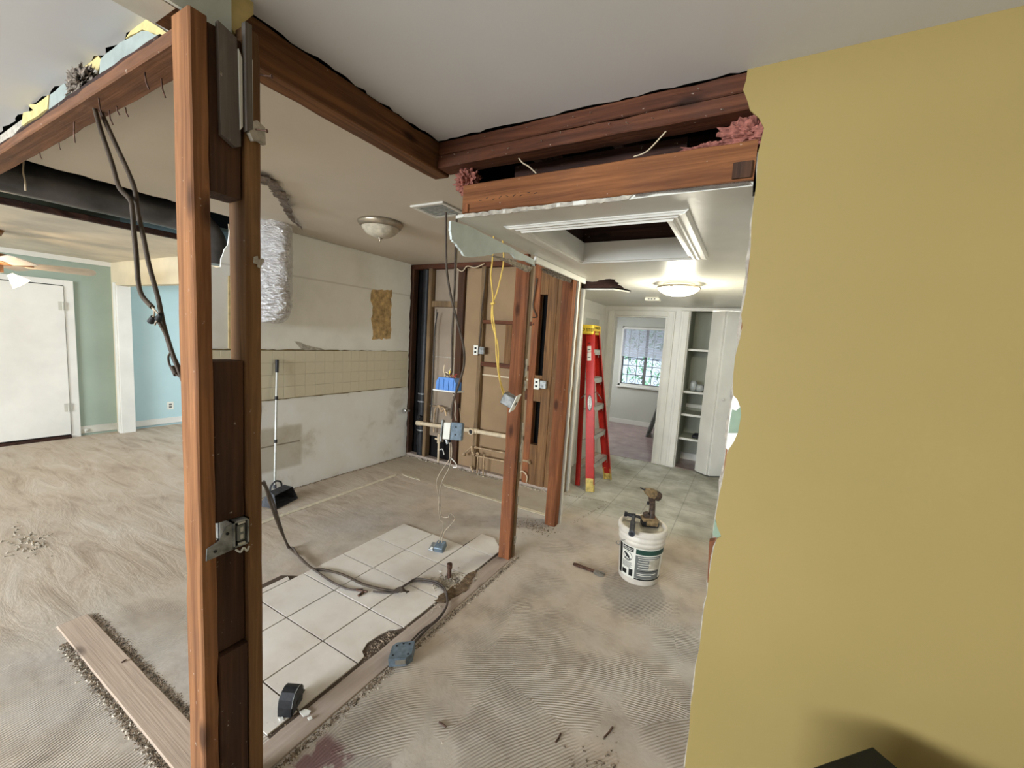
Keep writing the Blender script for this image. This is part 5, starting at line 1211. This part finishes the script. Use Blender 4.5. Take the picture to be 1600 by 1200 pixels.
for z0, h_ in ((1.50, .05), (1.43, .06), (1.35, .09)):
    q = MB(); q.cbox(-.03, .012, -.0035, -.002, z0-h_/2, z0+h_/2, .0004, Mn); q.build('warning_label', WHITE if z0 < 1.49 else RED, rn_)
    for k in range(3):
        q = MB(); q.box(0, 0, 0, 0, 0, 0)
    q = MB(); q.cbox(-.024, .006, -.0041, -.0034, z0-.012, z0-.004, .0002, Mn); q.build('label_bar', LBLK, rn_)
settle(ld, (-1.36, 4.33, 0))

# ================================================================== BUCKET AND TOOLS
BC = Vector((-.487, 2.765, 0)); RB, RT, BH = .129, .149, .372
bk = thing('bucket', 'white plastic bucket with a printed label standing in the corridor', 'bucket')
rad = lambda z: RB+(RT-RB)*z/BH
m = MB(); m.lathe([(0, .002), (RB-.006, .002), (RB, .010), (rad(.27), .27), (rad(.27)+.006, .272), (rad(.28)+.006, .292), (rad(.29)+.002, .296), (rad(.30)+.006, .300), (rad(.32)+.006, .322), (rad(.32)+.002, .326), (rad(.33)+.004, .345), (0, .345)], BC, 56); m.build('body', BUCK, bk)
m = MB(); m.lathe([(RT+.004, .335), (RT+.010, .340), (RT+.010, .366), (RT+.004, .376), (RT-.006, .377), (RT-.013, .370), (RT-.015, .352)], BC, 56); m.build('lid_rim', BUCK, bk); m = MB(); m.lathe([(RT-.0145, .3535), (.06, .3555), (0, .356)], BC, 56); m.build('lid', LIDM, bk)
def wrap(name, mat, a0, a1, z0, z1, par, off=.0012, n=14):
    q = MB(); vs = []; fs = []
    for i in range(n+1):
        a = radians(a0+(a1-a0)*i/n)
        for z in (z0, z1):
            for o_ in (0, .0006): vs.append(BC+Vector((cos(a)*(rad(z)+off+o_), sin(a)*(rad(z)+off+o_), z)))
    for i in range(n):
        b_ = i*4; fs += [(b_+1, b_+5, b_+7, b_+3), (b_, b_+2, b_+6, b_+4), (b_, b_+4, b_+5, b_+1), (b_+2, b_+3, b_+7, b_+6)]
    fs += [(0, 1, 3, 2), (n*4, n*4+2, n*4+3, n*4+1)]
    q.add(vs, fs); return q.build(name, mat, par)
F0 = -80  # direction facing the viewer
wl_ = wrap('label_sheet', SOCK, F0-62, F0+82, .045, .262, bk)
wrap('green_band', GREEN, F0-10, F0+80, .222, .256, wl_, .002); wrap('grey_panel', LGREY, F0-10, F0+62, .058, .214, wl_, .002)
wrap('pale_text_panel', LIDM, F0+26, F0+60, .12, .196, wl_, .0028)
wrap('dark_foot_band', LBLK, F0-10, F0+80, .046, .056, wl_, .002)
for k, (a0, a1, z) in enumerate(((-4, 54, .205), (-2, 40, .192), (-2, 22, .176), (-4, 30, .160), (-2, 24, .144), (-4, 44, .126), (-4, 58, .110), (-4, 50, .092), (-4, 36, .080))):
    wrap('text_line', SOCK if k != 6 else LBLK, F0+a0, F0+a1, z-.002, z+.0015, wl_, .0034, 8)
wrap('warning_head', LBLK, F0-48, F0-16, .226, .256, wl_, .002, 6)
for k, z in enumerate((.246, .236)): wrap('text_line', SOCK, F0-45, F0-19, z-.0018, z+.0018, wl_, .0034, 6)
# drowning-hazard pictogram: ring with a leaning figure
q = MB()
def on(a, z, off=.0026): 
    a = radians(a); return BC+Vector((cos(a)*(rad(z)+off), sin(a)*(rad(z)+off), z))
ring = [on(F0-32+13*cos(t*pi/12), .188+.031*sin(t*pi/12)) for t in range(25)]
q.tube(ring, .0016, 5, False); q.tube([on(F0-42, .208), on(F0-36, .198), on(F0-30, .188), on(F0-27, .178)], [.003, .0075, .008, .004], 8); q.tube([on(F0-26, .176), on(F0-24, .170)], .006, 8); q.tube([on(F0-34, .196), on(F0-37, .176)], .003, 6); q.tube([on(F0-40, .170), on(F0-28, .164)], .003, 6)
q.build('hazard_pictogram', LBLK, wl_)
for z, a1 in ((.148, -18), (.141, -20), (.134, -17), (.127, -22), (.120, -19), (.113, -24)): wrap('text_line', LGREY, F0-48, F0+a1, z-.0018, z+.0014, wl_, .002, 6)
wrap('small_block', LBLK, F0-48, F0-33, .062, .092, wl_, .002, 5); wrap('small_block', LBLK, F0-26, F0-15, .060, .106, wl_, .002, 5)
wrap('side_band', LBLK, F0-62, F0-51, .05, .256, wl_, .002, 4)
m = MB(); m.tube(spl([on(F0-58, .262, .012), on(F0-52, .272, .014), on(F0-44, .284, .012), on(F0-40, .290, .010)]), .0022, 6); m.tube([on(F0-66, .235, .016)+Vector((0, 0, .012*cos(k*pi/6))) + Vector((.012*sin(k*pi/6), 0, 0)) for k in range(13)], .0022, 6); m.build('wire_bail', GALV, bk)
settle(bk, BC)
# cordless drill standing on its battery
dr = thing('cordless_drill', 'dusty cordless drill standing upright on its battery on the bucket lid', 'drill')
DC = BC+Vector((.035, .035, .3575))
ax = (at(1004, 766, 'y', 2.80)-at(1024, 782, 'y', 2.80)); ax = Vector((-.62, -.60, .40)).normalized()
m = MB(); Md = Matrix.Translation(DC) @ Matrix.Rotation(radians(25), 4, 'Z')
m.cbox(-.055, .055, -.036, .036, .0, .034, .006, Md); m.build('battery', BLKP, dr)
m = MB(); m.cbox(-.056, .050, -.037, .037, .034, .060, .008, Md); m.cbox(-.030, .045, -.0385, -.035, .012, .050, .004, Md); m.build('battery_top', DRILLY, dr)
m = MB(); m.tube([Md @ Vector((.005, 0, .058)), Md @ Vector((.008, 0, .085)), Md @ Vector((.008, 0, .13)), Md @ Vector((.002, 0, .17)), Md @ Vector((-.004, 0, .215))], [.030, .021, .019, .021, .026], 14); m.tube([Md @ Vector((-.04, 0, .062)), Md @ Vector((-.01, 0, .075))], .026, 12); m.build('grip', DRILLB, dr)
hc = Md @ Vector((0, 0, .222))
def axtube(ts, rs, n=18):
    m = MB(); m.tube([hc+ax*t for t in ts], rs, n); return m
axtube([-.058, -.056, -.04, -.012], [.020, .030, .033, .033]).build('motor_end', DRILLB, dr)
axtube([-.012, .015, .030], [.034, .033, .028]).build('housing', DRILLY, dr)
axtube([.030, .045, .062, .068], [.024, .024, .017, .012]).build('chuck', DRILLY, dr)
axtube([.066, .075, .076, .105], [.006, .006, .004, .004], 8).build('driver_bit', BLKM, dr)
m = MB(); m.tube([Md @ Vector((-.022, 0, .165)), Md @ Vector((-.024, 0, .145))], .008, 8); m.build('trigger', BLKP, dr); settle(dr, DC)
# claw hammer resting across the rim
hm = thing('claw_hammer', 'dusty dark claw hammer lying over the bucket rim beside the drill', 'hammer')
h0 = BC+Vector((-.075, .045, .392)); h1 = at(987, 834, 'z', .386); hd_ = (h1-h0).normalized()
m = MB(); m.tube(spl([h0, h0+hd_*.06, h0+hd_*.10, h0+hd_*.18, h1]), .012, 10); m.v = m.v; hb = m.build('handle', DUSTBLK, hm)
m = MB(); m.tube([h0+hd_*.09, h0+hd_*.12, h0+hd_*.20, h1-hd_*.012, h1], [.014, .0175, .016, .019, .021], 12); m.build('grip', DUSTBLK, hm)
cr = Vector((-.96, -.12, .02)).normalized()
m = MB(); m.tube([h0+cr*.062, h0+cr*.045, h0+cr*.040, h0+cr*.018, h0-cr*.012], [.0165, .0165, .011, .013, .017], 14); m.tube([h0-hd_*.012, h0+hd_*.02], .014, 10); m.build('head', BLKM, hm)
for s_ in (-1, 1):
    sd_ = Vector((0, 1, 0))*s_*.009; m = MB(); m.tube(spl([h0-cr*.008+sd_*.6, h0-cr*.035+sd_, h0-cr*.06+sd_*1.2-Vector((0, 0, .006)), h0-cr*.078+sd_*1.5-Vector((0, 0, .016))]), .0068, 8); m.build('claw', BLKM, hm)
settle(hm, h0)
# adjustable wrench on the slab
wr_ = thing('adjustable_wrench', 'dark adjustable wrench lying on the slab left of the bucket', 'wrench')
w0, w1 = at(896, 880, 'z', .01), at(944, 898, 'z', .01); dw = (w1-w0); Lw = dw.length; Mw = frame_m((w0.x, w0.y, .001), dw, Vector((0, 0, 1)).cross(dw))
m = MB(); pl_ = [(0, -.009), (.02, -.014), (.12, -.011), (.165, -.009), (.165, .009), (.12, .011), (.02, .014), (0, .009)]
m.prism([Mw @ Vector((x*Lw/.235, y, 0)) for x, y in pl_], 0, (0, 0, .012)); m.build('handle', RUST, wr_)
m = MB(); pl_ = [(.160, -.012), (.185, -.026), (.215, -.028), (.238, -.018), (.236, -.008), (.205, -.010), (.200, .004), (.190, .018), (.165, .014)]
m.prism([Mw @ Vector((x*Lw/.235, y, 0)) for x, y in pl_], 0, (0, 0, .014)); m.build('head', STEEL, wr_)
m = MB(); pl_ = [(.195, .008), (.232, .004), (.236, .014), (.212, .024), (.195, .022)]
m.prism([Mw @ Vector((x*Lw/.235, y, .001)) for x, y in pl_], 0, (0, 0, .011)); m.build('jaw', STEEL, wr_)
m = MB(); m.tube([Mw @ Vector((.185, .012, .007)), Mw @ Vector((.20, .014, .007))], .005, 8); m.build('thumb_screw', STEEL, wr_); settle(wr_, w0)
# upright dustpan with long pole
dp = thing('dustpan', 'dark grey dustpan standing by the kitchen wall foot', 'dustpan')
a_ = at(432, 797, 'z', 0); b_ = at(466, 779, 'z', 0); dx_ = (b_-a_); wdt = dx_.length; back = Vector((-1, .12, 0)).normalized(); Mp = frame_m(a_, dx_, back)
m = MB(); w_ = wdt
def sh(pts6, nm, mt, par):
    q = MB(); q.prism([Mp @ Vector(p) for p in pts6[0]], 0, (Mp.to_3x3() @ Vector(pts6[1]))); return q.build(nm, mt, par)
sh(([(0, 0, .003), (w_, 0, .003), (w_*.92, .20, .003), (w_*.08, .20, .003)], (0, 0, .004)), 'pan_floor', DUSTBLK, dp)
q = MB(); q.add([Mp @ Vector(p) for p in ((w_*.08, .20, .003), (w_*.92, .20, .003), (w_*.80, .10, .135), (w_*.16, .10, .135), (w_*.0, .0, .003), (w_, 0, .003), (w_*.90, .035, .115), (w_*.06, .035, .115))], [(0, 1, 2, 3), (0, 3, 7, 4), (1, 5, 6, 2), (3, 2, 6, 7)])
o = q.build('hood', DUSTBLK, dp); md = o.modifiers.new('thick', 'SOLIDIFY'); md.thickness = .004
hp = spl([Mp @ Vector((w_*.25, .12, .12)), Mp @ Vector((w_*.30, .12, .165)), Mp @ Vector((w_*.5, .12, .19)), Mp @ Vector((w_*.72, .12, .165)), Mp @ Vector((w_*.78, .12, .12))])
m = MB(); m.tube(hp, .008, 8); m.build('carry_loop', DUSTBLK, dp); settle(dp, (a_+b_)/2)
pb = Mp @ Vector((w_*.5, .13, .125)); pt = at(433, 562, 'x', -3.585)
po = thing('long_handle', 'long metal broom pole with a black grip leaning on the kitchen wall', 'broom handle')
m = MB(); m.tube([pb, pt], .0095, 12); m.build('pole', ALU, po)
for t, h_ in ((.70, .028), (.365, .026)):
    m = MB(); m.tube([la(pb, pt, t-h_/2), la(pb, pt, t+h_/2)], .0135, 12); m.build('joint', BLKP, po)
m = MB(); m.tube([la(pb, pt, .90), pt], .0145, 12); m.build('grip', BLKP, po)
m = MB(); m.tube([la(pb, pt, 0), la(pb, pt, .03)], .014, 12); m.build('socket', DUSTBLK, po); settle(po, pb)
# D-shaped black casing in the foreground
tp = thing('tape_measure', 'black D-shaped tape measure casing standing on the sill plate edge', 'tape measure')
a_ = at(455, 1123, 'z', .010); b_ = at(471, 1100, 'z', .010)
ft = at(456, 1122, 'z', .009); Mt = frame_m(ft, (at(474, 1092, 'z', .009)-ft), (0, 0, 1))
pr_ = [(0, 0), (.086, .0), (.090, .030), (.086, .062), (.072, .082), (.050, .090), (.026, .084), (.008, .066), (0, .040)]
m = MB(); m.prism([Mt @ Vector((x, y, 0)) for x, y in pr_], 0, Mt.to_3x3() @ Vector((0, 0, .040)))
zdir = Mt.to_3x3() @ Vector((0, 0, 1)); sgn = -1 if zdir.x > 0 else 1
m = MB(); m.prism([Mt @ Vector((x, y, .003*sgn)) for x, y in pr_], 0, zdir*sgn*.054); m.build('case', BLKP, tp)
inset = [((x-.045)*.84+.045, (y-.042)*.84+.042) for x, y in pr_]
m = MB(); m.prism([Mt @ Vector((x, y, .0002*sgn)) for x, y in inset], 0, zdir*sgn*.004); m.build('side_cover', DUSTBLK, tp)
m = MB(); m.tube([Mt @ Vector((.043, .030, -.0012*sgn)), Mt @ Vector((.043, .030, .003*sgn))], .009, 14); m.build('hub_hole', BLKM, tp)
m = MB(); m.tube([Mt @ Vector((x*1.0, y, .0008*sgn)) for x, y in pr_[2:]], .0016, 5); m.build('bright_rim', GALV, tp)
m = MB(); m.cbox(.088, .125, .004, .009, -.008, .008, .001, Mt @ Matrix.Translation((0, 0, .02*sgn))); m.build('tape_tongue', BLKM, tp); settle(tp, ft)
p = at(476, 1114, 'z', .009); m = MB(); m.prism([p+Vector(v) for v in ((-.02, -.01, 0), (.012, -.014, 0), (.022, .004, 0), (.014, .018, 0), (-.012, .010, 0))], 0, (0, 0, .004)); tag(m.build('tile_chip', WHITE), 'small white tile chip on the sill plate beside the black casing', 'tile chip')
for i, (px, py, l) in enumerate(((439, 1124, 'white tile chip left of the black casing foot'), (484, 1123, 'tiny white chip on the sill plate right of the casing'), (688, 893, 'white chip on the tiles left of the pipe stub'))):
    p = at(px, py, 'z', .0095); m = MB(); m.prism([p+Vector(v) for v in ((-.010, -.004, 0), (.006, -.007, 0), (.011, .004, 0), (-.004, .008, 0))], 0, (.001, 0, .004)); tag(m.build('tile_chip', WHITE), l, 'tile chip')
# twigs / slivers
for i, (q0, q1, l) in enumerate((((868, 1160), (876, 1146), 'dark wood sliver on the slab near the yellow wall'), ((944, 1152), (957, 1136), 'bent dark sliver on the slab near the yellow wall'), ((140, 1031), (147, 1028), 'black speck of wood on the short floor plate'), ((686, 1128), (697, 1136), 'small grey sliver in the middle of the slab'))):
    a, b_ = at(*q0, 'z', .004), at(*q1, 'z', .004)
    if i == 2: a, b_ = at(190, 1035, 'z', .012), at(197, 1031, 'z', .012)
    m = MB(); m.tube([a, (a+b_)/2+Vector((.003, 0, .002)), b_], .0035, 6); tag(m.build('wood_sliver', RUST), l, 'wood sliver')
# leaning glass / screen panel in the far room
m = MB(); p = Vector((-1.30, 7.15, .006)); 
fr = thing('leaning_frame', 'narrow metal framed screen leaning inside the far room doorway', 'screen')
Ml = Matrix.Translation((-1.38, 7.25, .006)) @ Matrix.Rotation(radians(14), 4, 'Y')
for a0, a1, z0, z1 in ((0, .02, 0, .75), (.0, .02, 0, .02), (.0, .02, .73, .75)):
    pass
for b0, b1, z0, z1 in ((0, .02, 0, .75), (.40, .42, 0, .75), (.02, .40, 0, .02), (.02, .40, .73, .75)):
    m = MB(); m.cbox(-.01, .01, b0, b1, z0, z1, .002, Ml); m.build('frame_bar', GALV, fr)
m = MB(); m.box(0, 0, 0, 0, 0, 0); m = MB(); m.cbox(-.002, .002, .02, .40, .02, .73, .0005, Ml); m.build('panel', LGREY, fr); settle(fr, (-1.38, 7.45, 0))
# dark crate by the yellow wall, mostly below the frame
A_ = at(1365, 1170, 'z', .52); B_ = at(1280, 1200, 'z', .52); ud = (B_-A_); ud.z = 0; ud.normalize(); vd = Vector((ud.y, -ud.x, 0)); 
if vd.y > 0: vd = -vd
ct = thing('storage_crate', 'near-black crate corner in front of the yellow wall at the bottom edge', 'crate')
Mk = frame_m((A_.x, A_.y, 0), ud, vd)
sg = 1 if (Mk.to_3x3() @ Vector((0, 0, 1))).z > 0 else -1
w_, l_ = .34, .42
for (a0, a1, b0, b1, z0, z1, nm) in ((0, w_, 0, l_, .002, .012, 'bottom'), (0, .012, 0, l_, .012, .495, 'side'), (w_-.012, w_, 0, l_, .012, .495, 'side'), (.012, w_-.012, 0, .012, .012, .495, 'side'), (.012, w_-.012, l_-.012, l_, .012, .495, 'side'), (-.006, w_+.006, -.006, l_+.006, .495, .52, 'crate_lid')):
    z0, z1 = (z0, z1) if sg > 0 else (-z1, -z0); m = MB(); m.cbox(a0, a1, b0, b1, z0, z1, .003, Mk); m.build(nm, DGREEN, ct)
settle(ct, (A_.x, A_.y, 0))
